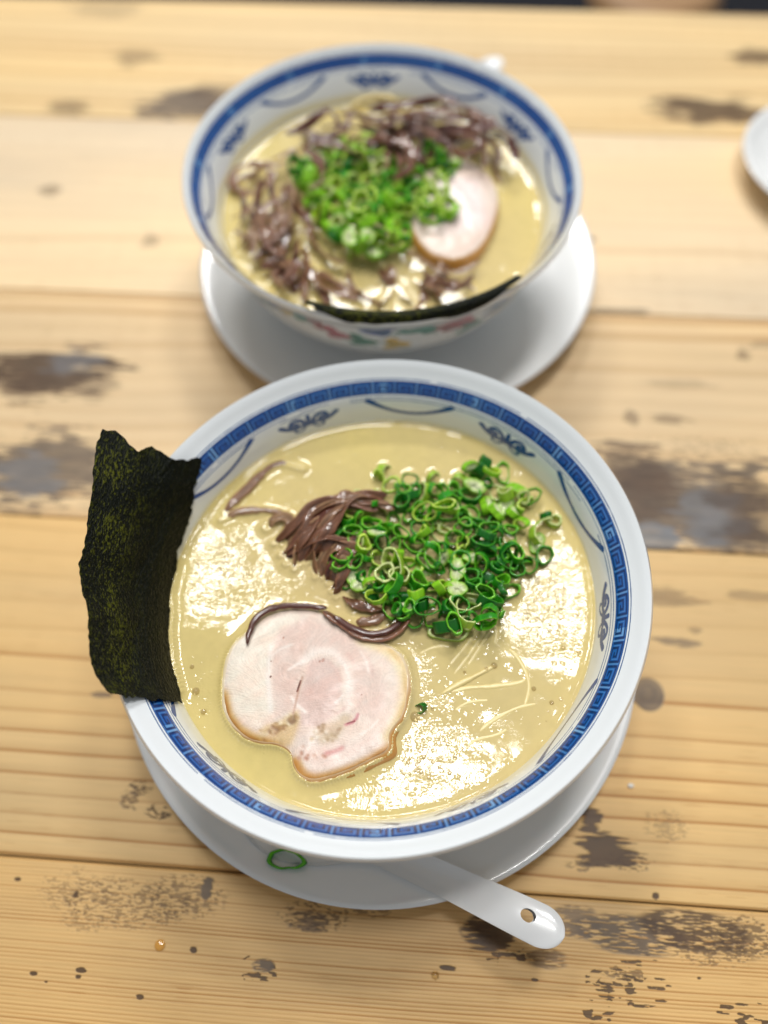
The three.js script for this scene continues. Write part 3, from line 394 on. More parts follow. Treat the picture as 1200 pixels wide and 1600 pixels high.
{
  const O = []; for (let k = 0; k < 24; k++) { const a = k / 24 * 6.2832; O.push(P(706 + Math.cos(a) * 72 * (1 + 0.06 * Math.sin(3 * a)), 326 - Math.sin(a) * 80, H2 + 0.006)); }
  const { face, edge, box, ring } = porkGeo(O, H2 + 0.0055, 0.008, 0.0018);
  const tex = porkTexture((x, y) => [x / 1000, y / 1000], false);
  const o = thing('pork_slice', 'blurred pale slice of braised pork half under scallions in the far bowl', 'pork slice');
  mesh('meat', face, phys({ map: tex, roughness: 0.42, clearcoat: 0.3, clearcoatRoughness: 0.25 }), o); mesh('seared_edge', edge, searMat, o);
  for (let i = 0; i < 180; i += 2) wet.far.push([ring[i].x, ring[i].z, 0.0006]);
}
// wood ear strips
const earMap = canvasTex(64, 64, (g, w, h) => { const im = g.createImageData(w, h); for (let y = 0; y < h; y++) for (let x = 0; x < w; x++) { const e = Math.abs(Math.sin(x / w * 2 * Math.PI)), n = vn(x * 0.9, y * 0.12), v = clamp(1.02 - 0.34 * e + (n - 0.5) * 0.35) * 255, p = (y * w + x) * 4; im.data[p] = v; im.data[p + 1] = v * 0.97; im.data[p + 2] = v * 0.93; im.data[p + 3] = 255; } g.putImageData(im, 0, 0); }); earMap.wrapS = earMap.wrapT = THREE.RepeatWrapping;
const earMats = [[0.38, 0.17, 0.095], [0.52, 0.28, 0.155], [0.22, 0.066, 0.038], [0.62, 0.38, 0.21]].map((c) => phys({ map: earMap, color: new THREE.Color(...c), roughness: 0.42, clearcoat: 1, clearcoatRoughness: 0.04, ior: 1.35, transmission: 0.2, thickness: 0 }));
function ear(which, pts, w, t, mat, label, group, r0 = 0, r1 = 0, wob = 0) {
  const v = pts.map(([x, y, h]) => P(x, y, h)), H = which === 'near' ? H1 : H2;
  const m = mesh('wood_ear_strip', stripGeo(v, w, t, r0, r1, 44, wob), earMats[mat]); tag(m, label, 'mushroom strip', group);
  const c = new THREE.CatmullRomCurve3(v, false, 'centripetal'); for (let k = 0; k <= 40; k++) { const p = c.getPoint(k / 40); if (p.y < H + w * 0.6) wet[which].push([p.x, p.z, w * 0.35, 0.0009]); }
  return m;
}
const b = H1;
ear('near', [[386, 1008, b + .0042], [389, 988, b + .0044], [404, 962, b + .0044], [436, 948, b + .0044], [475, 947, b + .0042], [512, 950, b + .0040]], .0028, .0016, 2, 'thin dark curved wood ear strip lying along the top edge of the near pork slice');
ear('near', [[504, 954, b + .0035], [530, 972, b + .0036], [560, 990, b + .0034], [590, 998, b + .0030], [620, 988, b + .0030], [640, 964, b + .0034]], .0060, .0022, 0, 'glossy folded wood ear strip curving between the near pork slice and the scallions', null, .5, .9, .2);
ear('near', [[520, 962, b + .0052], [548, 980, b + .0052], [582, 990, b + .0048], [612, 982, b + .0046], [634, 962, b + .0046]], .0026, .0014, 2, 'narrow dark wood ear strip on top of the folded one beside the near pork slice');
ear('near', [[556, 972, b + .0014], [580, 970, b + .0016], [604, 958, b + .0014]], .0036, .0016, 1, 'short wood ear strip afloat behind the folded strip above the near pork slice');
ear('near', [[352, 802, b + .001], [362, 786, b + .0016], [384, 766, b + .0014], [412, 738, b + .0012], [438, 724, b + .001], [474, 734, b - .0004]], .0042, .0016, 1, 'long wood ear strip running along the wall beside the seaweed sheet');
ear('near', [[346, 812, b + .0004], [372, 800, b + .0012], [402, 797, b + .0014], [432, 800, b + .0016], [452, 808, b + .001]], .0036, .0015, 3, 'pale brown wood ear strip afloat left of the mushroom clump');
ear('near', [[418, 826, b - .0002], [426, 812, b + .0018], [444, 806, b + .002], [456, 818, b + .0014], [448, 836, b + .0004]], .0058, .0016, 3, 'small looped wood ear strip at the left tip of the mushroom clump', null, .6, .3);
const clump = [];
for (let k = 0; k < 14; k++) { const t = k / 13; clump.push([lerp(0.5, 1, rnd()), [[rr(575, 622), rr(772, 800), rr(.004, .009)], [rr(530, 560), rr(772, 796), rr(.007, .012)], [lerp(488, 520, t) + rr(-6, 6), lerp(786, 818, t) + rr(-5, 5), rr(.007, .011)], [lerp(464, 494, t) + rr(-11, 9), lerp(826, 850, t) + rr(-10, 10), rr(.004, .008)], [lerp(438, 486, t) + rr(-14, 8), lerp(852, 892, t) + rr(-12, 10), rr(-.0006, .002)]], 'brown wood ear strip hanging down the left side of the near mushroom clump', 'wood ear strips at the left of the near clump']); }
for (let k = 0; k < 9; k++) { const t = k / 8; clump.push([lerp(0.4, 0.9, rnd()), [[rr(548, 580), rr(830, 868), rr(.006, .010)], [lerp(516, 548, t) + rr(-5, 5), lerp(846, 882, t), rr(.006, .010)], [lerp(498, 536, t) + rr(-4, 4), lerp(876, 908, t), rr(.003, .006)], [lerp(500, 524, t) + rr(-5, 5), lerp(894, 930, t) + rr(-4, 4), rr(-.0004, .001)]], 'brown wood ear strip in the lower right tail of the near mushroom clump', 'wood ear strips in the tail of the near clump']); }
clump.push([.6, [[448, 868, .002], [474, 850, .006], [506, 842, .010], [545, 850, .011]], 'wood ear strip lying across the near mushroom clump towards the scallions']);
clump.push([.6, [[536, 930, .001], [558, 944, .003], [580, 950, .003], [606, 950, .002]], 'short wood ear strip between the clump tail and the folded strip in the near bowl']);
clump.forEach(([wk, p, l, g], i) => ear('near', p.map(([x, y, h]) => [x, y, b + h * 0.9]), lerp(.0020, .0050, wk), rr(.0005, .0009), [0, 1, 0, 3, 1, 1, 2, 0, 3, 1, 0, 0][i % 12], l, g, rr(-.9, .9), rr(-.9, .9), .6));
// far bowl: heaps of strips behind, left of and before the scallions
const inPoly = (x, y, p) => { let c = false; for (let i = 0, j = p.length - 1; i < p.length; j = i++) if ((p[i][1] > y) !== (p[j][1] > y) && x < (p[j][0] - p[i][0]) * (y - p[i][1]) / (p[j][1] - p[i][1]) + p[i][0]) c = !c; return c; };
const farZones = [
  { p: [[440, 205], [560, 165], [720, 160], [770, 185], [750, 225], [640, 235], [470, 250]], n: 60, h: [.004, .021], len: 100, ang: 0.1, m: [0, 2, 0, 2], l: 'brown wood ear strip in the dark tangle behind the scallions of the far bowl', g: 'wood ear strips behind the far scallions' },
  { p: [[400, 260], [470, 220], [490, 300], [490, 400], [500, 440], [430, 430], [370, 370], [345, 330]], n: 44, h: [.001, .014], len: 115, ang: 1.9, m: [1, 0, 3, 0], l: 'brown wood ear strip in the tangle left of the scallions in the far bowl', g: 'wood ear strips left of the far scallions' },
  { p: [[500, 400], [640, 390], [700, 410], [680, 440], [560, 440], [490, 450]], n: 12, h: [.001, .007], len: 90, ang: 0.8, m: [1, 0, 3, 1], l: 'brown wood ear strip between the scallions and the seaweed of the far bowl', g: 'wood ear strips before the far scallions' },
];
for (const z of farZones) { let k = 0, guard = 0; const xs = z.p.map((q) => q[0]), ys = z.p.map((q) => q[1]);
  while (k < z.n && guard++ < 4000) { const x = rr(Math.min(...xs), Math.max(...xs)), y = rr(Math.min(...ys), Math.max(...ys)); if (!inPoly(x, y, z.p)) continue; k++;
    let a = z.ang + rr(-0.7, 0.7), X = x, Y = y, cur = rr(-1.1, 1.1); const h = rr(...z.h), pts = []; for (let q = 0; q < 5; q++) { { const w = P(X, Y, H2 + h); if (Math.hypot(w.x - FAR[0], w.z - FAR[2]) > 0.083) { if (q < 2) break; else continue; } } pts.push([X, Y, H2 + Math.max(0.0003, h + rr(-.004, .003) * (q % 4 ? 0.6 : 1.2))]); X += Math.cos(a) * z.len / 4 * rr(.7, 1.3); Y += Math.sin(a) * z.len / 4 * 0.8; a += cur * 0.6; }
    if (pts.length < 3) { k--; continue; }
    ear('far', pts, rr(.0024, .0052), rr(.0005, .0010), z.m[k % 4], z.l, z.g, rr(-.8, .8), rr(-.8, .8), .4); } }
for (const [pts, w, l] of [[[[372, 300, .004], [362, 280, .006], [372, 262, .006], [400, 256, .005]], .005, 'wood ear strip curled against the left wall of the far bowl'], [[[668, 388, .003], [690, 398, .004], [694, 420, .003], [680, 440, .001]], .006, 'wood ear strip hooked below the pork slice of the far bowl'], [[[770, 236, .002], [775, 262, .003], [782, 290, .001]], .003, 'thin wood ear strip behind the pork slice of the far bowl']])
  ear('far', pts.map(([x, y, h]) => [x, y, H2 + h]), w, .0016, 1, l, null, .3, .5);

// noodles just breaking the surface
const noodleMat = phys({ color: new THREE.Color(0.78, 0.63, 0.27), roughness: 0.35, clearcoat: 0.4, clearcoatRoughness: 0.2 });
function noodle(pts, H, r, label, group) { const v = pts.map(([x, y, h]) => P(x, y, H + h)); const m = mesh('noodle', stripGeo(v, r * 2, r * 1.7, 0, 0, 40), noodleMat); tag(m, label, 'noodle', group); return m; }
noodle([[688, 1086, -.0002], [712, 1072, -.0001], [744, 1056, -.0001], [774, 1040, -.0003]], H1, .0011, 'pale yellow noodle breaking the broth surface right of the near pork slice');
noodle([[690, 1084, -.0008], [730, 1076, -.0007], [780, 1072, -.0007], [818, 1064, -.0008], [822, 1050, -.0011]], H1, .0011, 'faint bent noodle just under the near broth, crossing below the brighter straight one');
[[[706, 1058, -.0007], [728, 1030, -.0005], [748, 1000, -.0004], [768, 968, -.0006]], [[694, 1050, -.0009], [716, 1024, -.0006], [742, 990, -.0005], [758, 966, -.0007]], [[722, 1052, -.0009], [742, 1024, -.0007], [762, 990, -.0005], [776, 966, -.0007]], [[772, 1010, -.0006], [775, 990, -.0005], [768, 968, -.0004], [752, 956, -.0007]]].forEach((p) => noodle(p, H1, .0010, 'pale noodle in the bundle surfacing below the scallions of the near bowl', 'noodles below the near scallions'));
[[[545, 168, .002], [570, 155, .004], [600, 150, .005], [622, 158, .003]], [[556, 172, .003], [585, 165, .006], [610, 168, .005], [630, 176, .002]], [[380, 300, .0], [392, 280, .001], [402, 270, .001], [412, 262, .0]], [[500, 420, .001], [510, 436, .002], [535, 448, .002], [560, 452, .001]]].forEach((p) => noodle(p, H2, .0013, 'pale noodle showing between the mushroom strips of the far bowl', 'noodles of the far bowl'));

[[[790, 1010, -.0008], [812, 1034, -.0006], [826, 1070, -.0007], [818, 1110, -.0009]], [[742, 1150, -.0009], [768, 1128, -.0008], [806, 1108, -.0008], [850, 1098, -.001]], [[700, 1120, -.001], [728, 1100, -.0008], [770, 1094, -.0009]], [[716, 1180, -.001], [742, 1158, -.0009], [778, 1148, -.0009], [806, 1130, -.001]], [[640, 1040, -.0009], [660, 1020, -.0007], [690, 1010, -.0008], [716, 1016, -.001]], [[456, 1190, -.001], [430, 1210, -.0009], [410, 1204, -.001]]].forEach((p) => noodle(p, H1 - 0.00012, .0012, 'faint soft noodle just under the surface in the open lower part of the near broth', 'faint noodles in the near broth'));

// scallions
const scMat = phys({ vertexColors: true, roughness: 0.42, clearcoat: 0.4, clearcoatRoughness: 0.05, ior: 1.34, transmission: 0.12, thickness: 0 });
function ringGeo(r, wall, len, oval, outer, inner, cut, solid, open = 1) { // a slice of a hollow leaf, axis y
  const prof = solid ? [[r * 0.001, len / 2 - .0002], [r * .35, len / 2 - .0001], [r * .36, len / 2], [r * .7, len / 2], [r * .71, len / 2 - .0001], [r * .97, len / 2], [r, len / 2 - .0003], [r, -len / 2 + .0003], [r * .97, -len / 2], [r * .001, -len / 2]]
    : [[r - wall, -len / 2 + .0002], [r - wall, 0], [r - wall, len / 2 - .0002], [r - wall * .75, len / 2], [r - wall * .25, len / 2], [r, len / 2 - .0003], [r, 0], [r, -len / 2 + .0003], [r - wall * .25, -len / 2], [r - wall * .75, -len / 2], [r - wall, -len / 2 + .0002]];
  const n = prof.length - 1, M = 36, ph = rnd() * 9, col = [];
  const g = gridGeo(M, n, (a, q, i, j) => { const th = a * 6.28318530718 * open, k = 1 + 0.12 * Math.sin(2 * th + ph) + 0.07 * Math.sin(3 * th + 2 * ph) + 0.03 * Math.sin(7 * th + ph); const [pr, py] = prof[j]; const f = clamp((pr - (solid ? 0 : r - wall)) / (solid ? r : wall)); const C = solid ? (f > .9 ? outer : f > .5 ? cut : inner) : (Math.abs(py) > len / 2 - .00025 && f > .1 && f < .95 ? cut : f > .5 ? outer : inner); const v = 0.72 + 0.56 * vn(i * 0.9, ph * 3); col.push(C[0] * v, C[1] * v, C[2] * v); return [new THREE.Vector3(Math.cos(th) * pr * k * oval, py + 0.0004 * Math.sin(2 * th + ph), -Math.sin(th) * pr * k / oval)]; }, open === 1);
  g.setAttribute('color', new THREE.Float32BufferAttribute(col, 3)); return g;
}
const SC = {
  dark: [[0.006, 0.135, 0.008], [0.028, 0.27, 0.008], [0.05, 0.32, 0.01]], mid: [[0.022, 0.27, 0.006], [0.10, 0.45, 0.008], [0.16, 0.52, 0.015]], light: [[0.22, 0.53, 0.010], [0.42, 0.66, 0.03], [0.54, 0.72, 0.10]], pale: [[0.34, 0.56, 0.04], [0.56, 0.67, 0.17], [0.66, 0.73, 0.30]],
};
const kinds = {}; for (const [k, [o, i, c]] of Object.entries(SC)) { kinds[k] = []; for (let q = 0; q < 8; q++) { const r = rr(.0024, .0044) * (k === 'pale' ? 1.1 : 1); kinds[k].push({ r, len: rr(.0018, .0046), solid: false }); const e = kinds[k][q]; e.geo = ringGeo(e.r, rr(.0006, .0010), e.len, q % 4 ? rr(1, 1.2) : rr(1.2, 1.5), o, i, c, false, q === 4 ? 0.6 : 1); } if (k === 'pale' || k === 'light') for (let q = 0; q < 2; q++) { const r = rr(.0034, .0042), len = rr(.002, .003); kinds[k].push({ r, len, solid: true, geo: ringGeo(r, 0, len, rr(1.02, 1.2), SC.light[0], [0.66, 0.72, 0.42], [0.52, 0.64, 0.22], true) }); } }
const words = { dark: 'dark green', mid: 'bright green', light: 'yellow-green', pale: 'pale' };
function pile(which, spots, pickKind, base, heapAt, place) {
  // place(px, py): where in the heap a piece lies, in words
  const st = 0.0006, N = 320, hm = new Float32Array(N * N), cx = which === 'near' ? 0 : FAR[0], cz = which === 'near' ? 0 : FAR[2], ix = (v) => clamp(Math.round(v / st + N / 2), 0, N - 1);
  for (const [px, py] of spots) {
    const k = pickKind(px, py), e = kinds[k][Math.floor(rnd() * kinds[k].length)], p = P(px, py, base + heapAt(px, py)); const x = p.x - cx, z = p.z - cz; let s = 0, c = 0, mx = 0;
    const i0 = ix(x - e.r), i1 = ix(x + e.r), j0 = ix(z - e.r), j1 = ix(z + e.r); for (let j = j0; j <= j1; j++) for (let i = i0; i <= i1; i++) { s += hm[j * N + i]; c++; mx = Math.max(mx, hm[j * N + i]); }
    const sup = lerp(s / c, mx, 0.5), flat = sup < 0.0005, tilt = flat ? (rnd() < 0.7 ? rr(0, 0.25) : rr(1.2, 1.5)) : Math.pow(rnd(), 1.7) * 1.3, half = Math.cos(tilt) * e.len / 2 + Math.sin(tilt) * e.r;
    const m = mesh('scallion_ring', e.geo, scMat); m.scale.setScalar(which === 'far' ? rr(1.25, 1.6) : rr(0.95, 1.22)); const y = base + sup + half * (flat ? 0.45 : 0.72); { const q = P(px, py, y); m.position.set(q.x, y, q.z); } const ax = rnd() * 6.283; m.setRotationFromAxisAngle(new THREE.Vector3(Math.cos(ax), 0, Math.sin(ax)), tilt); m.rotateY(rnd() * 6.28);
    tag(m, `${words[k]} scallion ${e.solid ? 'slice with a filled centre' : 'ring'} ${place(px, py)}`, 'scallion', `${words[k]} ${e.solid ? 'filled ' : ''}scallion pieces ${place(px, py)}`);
    if (flat) wet[which].push([p.x, p.z, e.r * 0.8, 0.0008]);
    const top = y + half * 0.75 - base; for (let j = j0; j <= j1; j++) for (let i = i0; i <= i1; i++) { const d = Math.hypot((i - N / 2) * st - x, (j - N / 2) * st - z) / e.r; if (d < 0.95 && top > hm[j * N + i]) hm[j * N + i] = lerp(hm[j * N + i], top, 0.72); }
  }
}
{ // near heap, then the loose floating ones
  const heap = [[488, 824], [512, 790], [540, 782], [575, 775], [620, 768], [660, 760], [700, 770], [740, 790], [775, 815], [820, 855], [840, 875], [800, 900], [795, 945], [770, 960], [745, 995], [715, 975], [690, 985], [655, 970], [600, 950], [560, 930], [528, 900], [522, 866], [500, 845]];
  const spots = []; let g = 0; while (spots.length < 178 && g++ < 9000) { const x = rr(495, 850), y = rr(745, 1000); if (!inPoly(x, y, heap)) continue; if (spots.some((q) => Math.hypot(q[0] - x, q[1] - y) < 10 * (spots.length < 80 ? 1.5 : 1))) continue; spots.push([x, y]); }
  const bump = (x, y) => 0.006 * Math.exp(-Math.pow((x - 655) / 110, 2) - Math.pow((y - 850) / 75, 2));
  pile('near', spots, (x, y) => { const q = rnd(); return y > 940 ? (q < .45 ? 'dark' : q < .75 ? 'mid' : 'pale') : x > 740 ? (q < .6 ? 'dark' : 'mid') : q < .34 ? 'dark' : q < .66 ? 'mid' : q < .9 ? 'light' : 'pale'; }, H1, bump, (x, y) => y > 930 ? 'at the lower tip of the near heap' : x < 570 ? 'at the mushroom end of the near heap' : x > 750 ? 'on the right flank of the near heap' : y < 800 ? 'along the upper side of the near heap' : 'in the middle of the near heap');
  const loose = [[600, 738], [592, 748], [640, 750], [676, 746], [720, 752], [748, 738], [752, 730], [776, 772], [760, 790], [806, 768], [790, 792], [802, 802], [822, 790], [852, 806], [866, 814], [830, 776], [735, 775], [710, 770], [660, 770], [612, 758], [630, 765], [785, 740], [838, 850], [850, 868], [826, 882], [742, 760], [762, 756], [790, 772], [775, 800], [815, 818], [798, 828], [768, 736], [734, 730], [818, 775], [845, 830]];
  pile('near', loose, (x, y) => { const q = rnd(); return q < .15 ? 'dark' : q < .38 ? 'mid' : q < .65 ? 'light' : 'pale'; }, H1 - 0.0002, () => 0, () => 'afloat behind and beside the near heap');
  // a few chosen pieces
  const one = (k, s, px, py, h, tilt, ax, yaw, label, solid) => { const list = kinds[k].filter((e) => e.solid === !!solid), e = list[0], m = mesh('scallion_ring', e.geo, scMat); const p = P(px, py, h); m.position.copy(p); m.scale.setScalar(s); m.setRotationFromAxisAngle(new THREE.Vector3(Math.cos(ax), 0, Math.sin(ax)), tilt); m.rotateY(yaw); tag(m, label, 'scallion'); return m; };
  one('pale', 1.35, 636, 948, H1 + .004, .25, 1.4, .6, 'large pale scallion slice lying flat at the lower left edge of the near heap', true);
  one('pale', 1.1, 747, 937, H1 + .0032, .1, 0, 0, 'round pale scallion slice with visible layers near the right lower edge of the near heap', true);
  one('pale', 1.2, 701, 987, H1 + .0012, .05, 0, 0, 'flat yellow-green scallion ring, lowest piece of the near heap beside the noodles', false);
  one('light', 1.3, 694, 790, H1 + .0135, .3, 2.8, 0, 'bright yellow-green scallion ring standing out on the upper part of the near heap', false);
  one('dark', 0.55, 657, 1106, H1 + .0008, .9, 1, 0, 'tiny dark green scallion scrap floating right of the near pork slice', false);
  { // the hexagon-like ring on the saucer
    const e = ringGeo(.0056, .0013, .0030, 1.32, SC.dark[0].map((v) => v * 1.6), SC.mid[0], SC.mid[1], false), m = mesh('scallion_ring', e, scMat); const p = P(447, 1343, .0195); m.position.set(p.x, .0192, p.z); m.rotation.set(0.05, -0.22, 0.03); tag(m, 'single green scallion ring lying on the near saucer left of the spoon', 'scallion'); }
}
{ // far heap
  const heap = [[458, 262], [480, 240], [540, 225], [590, 215], [640, 225], [690, 235], [712, 248], [690, 290], [712, 335], [690, 345], [640, 330], [640, 375], [590, 400], [540, 390], [505, 350], [470, 300]];
  const spots = []; let g = 0; while (spots.length < 120 && g++ < 9000) { const x = rr(455, 715), y = rr(215, 402); if (!inPoly(x, y, heap)) continue; if (spots.some((q) => Math.hypot(q[0] - x, (q[1] - y) * 1.3) < 12)) continue; spots.push([x, y]); }
  spots.sort((p, q) => Math.hypot(q[0] - 570, q[1] - 300) - Math.hypot(p[0] - 570, p[1] - 300));
  pile('far', spots, () => { const q = rnd(); return q < .08 ? 'dark' : q < .36 ? 'mid' : q < .95 ? 'light' : 'pale'; }, H2 + 0.008, (x, y) => 0.020 * Math.exp(-Math.pow((x - 565) / 80, 2) - Math.pow((y - 305) / 60, 2)), (x, y) => x > 640 ? 'on the pork slice of the far bowl' : x < 520 ? 'at the left end of the far heap' : y < 280 ? 'on the upper half of the far heap' : 'on the lower half of the far heap');
}

// seaweed sheets
function noriTexture(sd) { const w = 512, h = 1024, c = new Uint8Array(w * h * 4), bm = new Uint8Array(w * h * 4);
  for (let j = 0; j < h; j++) for (let i = 0; i < w; i++) { const x = i / w * 0.055, y = j / h * 0.105, p = (j * w + i) * 4; const fl = fbm(x * 1300 + sd, y * 800 + 7, 3), big = fbm(x * 110 + sd, y * 80, 3), fi = vn(x * 3200, y * 1800 + sd), th = smooth(0.38, 0.78, fl * 0.72 + big * 0.28 + (fi - 0.5) * 0.3) * lerp(1.15, 0.35, smooth(0.25, 0.75, i / w));   // thin places are greener and lighter
    const k = th * th; c[p] = toS(lerp(0.0034, 0.095, k)); c[p + 1] = toS(lerp(0.0056, 0.102, k)); c[p + 2] = toS(lerp(0.0024, 0.006, k)); c[p + 3] = 255; const hgt = clamp(0.5 + (fl - 0.5) * 0.9 + (fi - 0.5) * 0.35); bm[p] = bm[p + 1] = bm[p + 2] = hgt * 255; bm[p + 3] = 255; }
  return [dataTex(w, h, c, true), dataTex(w, h, bm, false)]; }
const [noriMap, noriBump] = noriTexture(3);
const noriMat = phys({ map: noriMap, bumpMap: noriBump, bumpScale: 0.0007, roughness: 0.5, specularIntensity: 0.22, transmission: 0.35, thickness: 0 });
function polyline(pts, t) { const L = []; let s = 0; for (let i = 0; i < pts.length; i++) { if (i) s += Math.hypot(pts[i][0] - pts[i - 1][0], pts[i][1] - pts[i - 1][1]); L.push(s); } const d = t * s; for (let i = 1; i < pts.length; i++) if (d <= L[i] + 1e-9) { const k = (d - L[i - 1]) / (L[i] - L[i - 1]); return pts[i].map((v, q) => lerp(pts[i - 1][q], v, k)); } return pts[pts.length - 1].slice(); }
{
  const onWall = (x, y) => { let lo = H1 - 0.0004, hi = 0.0905; const gap = (h) => { const p = P(x, y, h); return rAt(INNER, h) * outOfRound('near', p.x, p.z) - 0.0009 - Math.hypot(p.x, p.z); }; if (gap(lo) > 0) return lo; if (gap(hi) < 0) { const p = P(x, y, 0.0925); return Math.hypot(p.x, p.z) < 0.109 ? 0.0932 : 0; } for (let k = 0; k < 40; k++) { const m = (lo + hi) / 2; if (gap(m) > 0) hi = m; else lo = m; } return hi; };
  const left = [[160, 670, .112], [149, 700, .112], [144, 760, .111], [138, 805, .110], [133, 850, .109], [123, 880, .109], [126, 912, .108], [138, 955, .107], [140, 1020, .105], [147, 1052, .103], [172, 1086, .101]];
  const right = [[314, 716], [311, 740], [303, 762], [299, 800], [289, 832], [277, 862], [275, 900], [268, 930], [271, 962], [269, 990], [272, 1032], [283, 1097]].map(([x, y]) => [x, y, onWall(x, y)]);
  const topOff = [[0, 0], [.13, -3], [.26, 10], [.36, 18], [.5, 6], [.62, 10], [.75, 14], [1, 0]];
  const off = (u) => { for (let i = 1; i < topOff.length; i++) if (u <= topOff[i][0]) return lerp(topOff[i - 1][1], topOff[i][1], (u - topOff[i - 1][0]) / (topOff[i][0] - topOff[i - 1][0])); return 0; };
  const NU = 60, NV = 140, at = (u, v) => { const a = polyline(left, v), c = polyline(right, v); let rough = (vn(v * 60, 3) - 0.5) * 3 * Math.pow(1 - u, 6) + (vn(v * 70, 8) - 0.5) * 4 * Math.pow(u, 8); let x = lerp(a[0], c[0], u) + rough, y = lerp(a[1], c[1], u) + off(u) * Math.pow(1 - v, 4) + (vn(u * 22, v > .5 ? 5 : 2) - 0.5) * 6 * (Math.pow(v, 20) + Math.pow(1 - v, 20)); const h = lerp(a[2], c[2], u) + 0.0042 * Math.sin(Math.PI * u) * (0.35 + 0.65 * Math.sin(Math.PI * v)) + 0.0012 * (fbm(u * 4, v * 7, 2) - 0.5); return P(x, y, Math.max(h, onWall(x, y) + 0.0012 * Math.min(1, (1 - u) * 6))); };
  const th = 0.00035, front = [], sheet = (s) => gridGeo(NU, NV, (u, v) => { const p = at(u, v), e = 0.002, n = at(Math.min(1, u + e), v).sub(at(Math.max(0, u - e), v)).cross(at(u, Math.min(1, v + e)).sub(at(u, Math.max(0, v - e)))).normalize(); if (n.y < 0) n.negate(); return [p.addScaledVector(n, s * th / 2), u, v]; });
  const A = sheet(1), B = sheet(-1), ix = B.index.array; for (let i = 0; i < ix.length; i += 3) { const q = ix[i]; ix[i] = ix[i + 1]; ix[i + 1] = q; } B.computeVertexNormals();
  // close the rim of the sheet
  const pa = A.attributes.position, pb = B.attributes.position, loop = []; for (let i = 0; i <= NU; i++) loop.push(i); for (let j = 1; j <= NV; j++) loop.push(j * (NU + 1) + NU); for (let i = NU - 1; i >= 0; i--) loop.push(NV * (NU + 1) + i); for (let j = NV - 1; j >= 0; j--) loop.push(j * (NU + 1));
  const E = gridGeo(loop.length - 1, 1, (a, q, i, j) => { const s = j ? pb : pa, k = loop[i]; return [new THREE.Vector3().fromBufferAttribute(s, k), A.attributes.uv.getX(k), A.attributes.uv.getY(k)]; });
  const m = mesh('seaweed_sheet', mergeGeometries([A, B, E]), noriMat); tag(m, 'upright dark green roasted seaweed sheet leaning on the left rim of the near bowl', 'seaweed sheet');
  for (let k = 0; k <= 60; k++) { const q = polyline(right, k / 60); if (q[2] < .068) { const p = P(q[0], q[1], q[2]); wet.near.push([p.x, p.z, .0008]); } }
}
{ // far sheet hugging the front wall and just looking over the rim
  const c = new THREE.Vector3(...FAR), wr = (x, z) => outOfRound('far', x, z), a0 = (x, y, h) => { const p = P(x, y, h); return Math.atan2(p.x - c.x, p.z - c.z); }; const th0 = a0(488, 468, .09), th1 = a0(806, 440, .09);
  const prof = [[0.0868, 0.0625], [0.0900, 0.0710], [0.0930, 0.0765], [0.0960, 0.0820], [0.0988, 0.0880], [0.1012, 0.0935], [0.1042, 0.0955], [0.1064, 0.0945], [0.1074, 0.0905]];
  const cv = new THREE.SplineCurve(prof.map((p) => new THREE.Vector2(...p))), mk = (s) => gridGeo(60, 28, (u, v) => { const th = lerp(th0, th1, u), q = cv.getPoint(clamp(v * (0.80 + 0.17 * smooth(0, 0.22, u) * (1 - smooth(0.72, 1, u)) + 0.07 * (fbm(u * 9, 2, 2) - .5)))), r = (q.x + s * .0002) * wr(Math.sin(th), Math.cos(th)); return [new THREE.Vector3(c.x + Math.sin(th) * r, q.y + s * .0001, c.z + Math.cos(th) * r), u * 0.9, v * 0.4]; });
  const A = mk(-1), B = mk(1); const m = mesh('seaweed_sheet', mergeGeometries([A, B]), noriMat); tag(m, 'dark seaweed sheet tucked inside the front rim of the blurred far bowl', 'seaweed sheet');
}

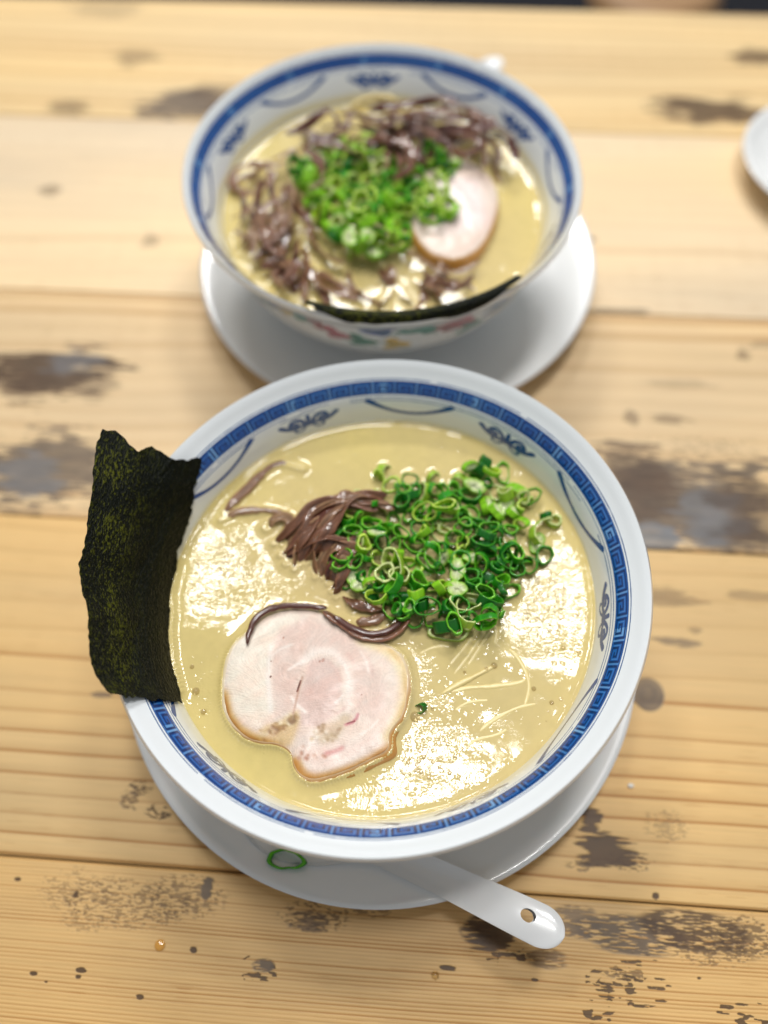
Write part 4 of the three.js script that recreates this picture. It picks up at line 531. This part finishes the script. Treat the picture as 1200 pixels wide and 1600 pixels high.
// the broth itself, now that everything that stands in it is known; its bubbles are parts
function broth(which, label) {
  const o = thing('broth', label, 'soup', which === 'near' ? [0, 0, 0] : FAR);
  const mat = phys({ map: brothMap, bumpMap: brothBump(which), bumpScale: 0.00025, roughness: 0.06, ior: 1.46 });
  mesh('soup_surface', brothGeo(which), mat, o);
  if (which === 'near') {
    const bm = phys({ color: new THREE.Color(0.80, 0.74, 0.56), roughness: 0.05, transmission: 0.85, thickness: 0, ior: 1.35 });
    for (const [x, y, r] of [[648, 1120, .0022], [676, 1108, .0008], [760, 1046, .0011], [772, 1040, .0014], [834, 1076, .0010], [862, 1098, .0010], [410, 1092, .0012], [318, 1112, .0012], [306, 1080, .0016], [300, 1042, .0010], [726, 1050, .0007], [905, 1020, .0012], [880, 1012, .0009]]) { const p = P(x, y, H1); mesh('bubble', new THREE.SphereGeometry(r, 20, 10, 0, 6.2832, 0, 1.35).translate(p.x, H1 - r * 0.2, p.z), bm, o); }
    // oil beads that catch the lamps
    const geos = [], save = seed; seed = 4242; for (const [px, py, sx, sy, n] of [[860, 940, 70, 70, 150], [350, 870, 60, 50, 60], [655, 1195, 90, 50, 70], [640, 1050, 20, 45, 30], [890, 1130, 40, 60, 25]]) for (let k = 0; k < n; k++) { const p = P(px + (rnd() + rnd() - 1) * sx, py + (rnd() + rnd() - 1) * sy, H1), r = lerp(.0003, .0010, Math.pow(rnd(), 2)); if (Math.hypot(p.x, p.z) > 0.086) continue; geos.push(new THREE.SphereGeometry(r, 10, 5, 0, 6.2832, 0, 1.2).scale(1, 0.32, 1).translate(p.x, H1 + r * 0.02, p.z)); } seed = save;
    const beads = mesh('oil_beads', mergeGeometries(geos), phys({ color: new THREE.Color(0.62, 0.47, 0.20), roughness: 0.05, clearcoat: 1, clearcoatRoughness: 0.03, ior: 1.5 }), o); beads.userData.kind = 'stuff';
  }
}
broth('near', 'creamy pale yellow pork broth in the near bowl, glinting with oil');
broth('far', 'creamy yellow pork broth in the blurred far bowl, mostly covered by toppings');

// drops and crumbs on the table
const dropMat = phys({ color: new THREE.Color(0.95, 0.85, 0.6), roughness: 0.04, transmission: 1, thickness: 0.002, ior: 1.34 });
function drop(px, py, r, label, mat) { const p = P(px, py, 0), m = mesh('water_drop', new THREE.SphereGeometry(r, 24, 12, 0, 6.2832, 0, Math.PI / 2).scale(1, 0.4, 1), mat); m.position.set(p.x, 0.0003, p.z); return tag(m, label, 'drop'); }
drop(680, 1524, .0016, 'small clear water drop on the bare board below the near saucer', dropMat);
drop(250, 1477, .0022, 'flat amber broth drop on the front board at lower left', phys({ color: new THREE.Color(0.62, 0.30, 0.05), roughness: 0.08, clearcoat: 1 }));
{ const p = P(985, 1228, 0), m = mesh('crumb', new THREE.IcosahedronGeometry(.0011, 1).scale(1.3, .6, 1), phys({ color: new THREE.Color(0.8, 0.78, 0.72), roughness: .6 })); m.position.set(p.x, .0006, p.z); tag(m, 'tiny white crumb on the board right of the near saucer', 'crumb'); }

// ---------------------------------------------------------------- the lamps of the room
const housing = phys({ color: new THREE.Color(0.7, 0.7, 0.7), roughness: 0.5 }), diffuser = phys({ color: new THREE.Color(0.85, 0.85, 0.85), emissive: new THREE.Color(1, 0.98, 0.95), emissiveIntensity: 2, roughness: 0.6 });
for (const [x, y, z, w, d, I, label] of PANELS) {
  const o = thing('ceiling_light', label, 'ceiling light', [x, y, z]);
  mesh('housing', new RoundedBoxGeometry(w + 0.04, 0.05, d + 0.04, 3, 0.01).translate(0, 0.045, 0), housing, o);
  mesh('diffuser', new THREE.BoxGeometry(w, 0.012, d).translate(0, 0.014, 0), diffuser, o);
  const l = new THREE.RectAreaLight(new THREE.Color(1, 0.99, 0.975), I, w, d); l.position.set(0, 0.004, 0); l.rotation.x = -Math.PI / 2; o.add(l);
}
renderer.render(scene, camera);
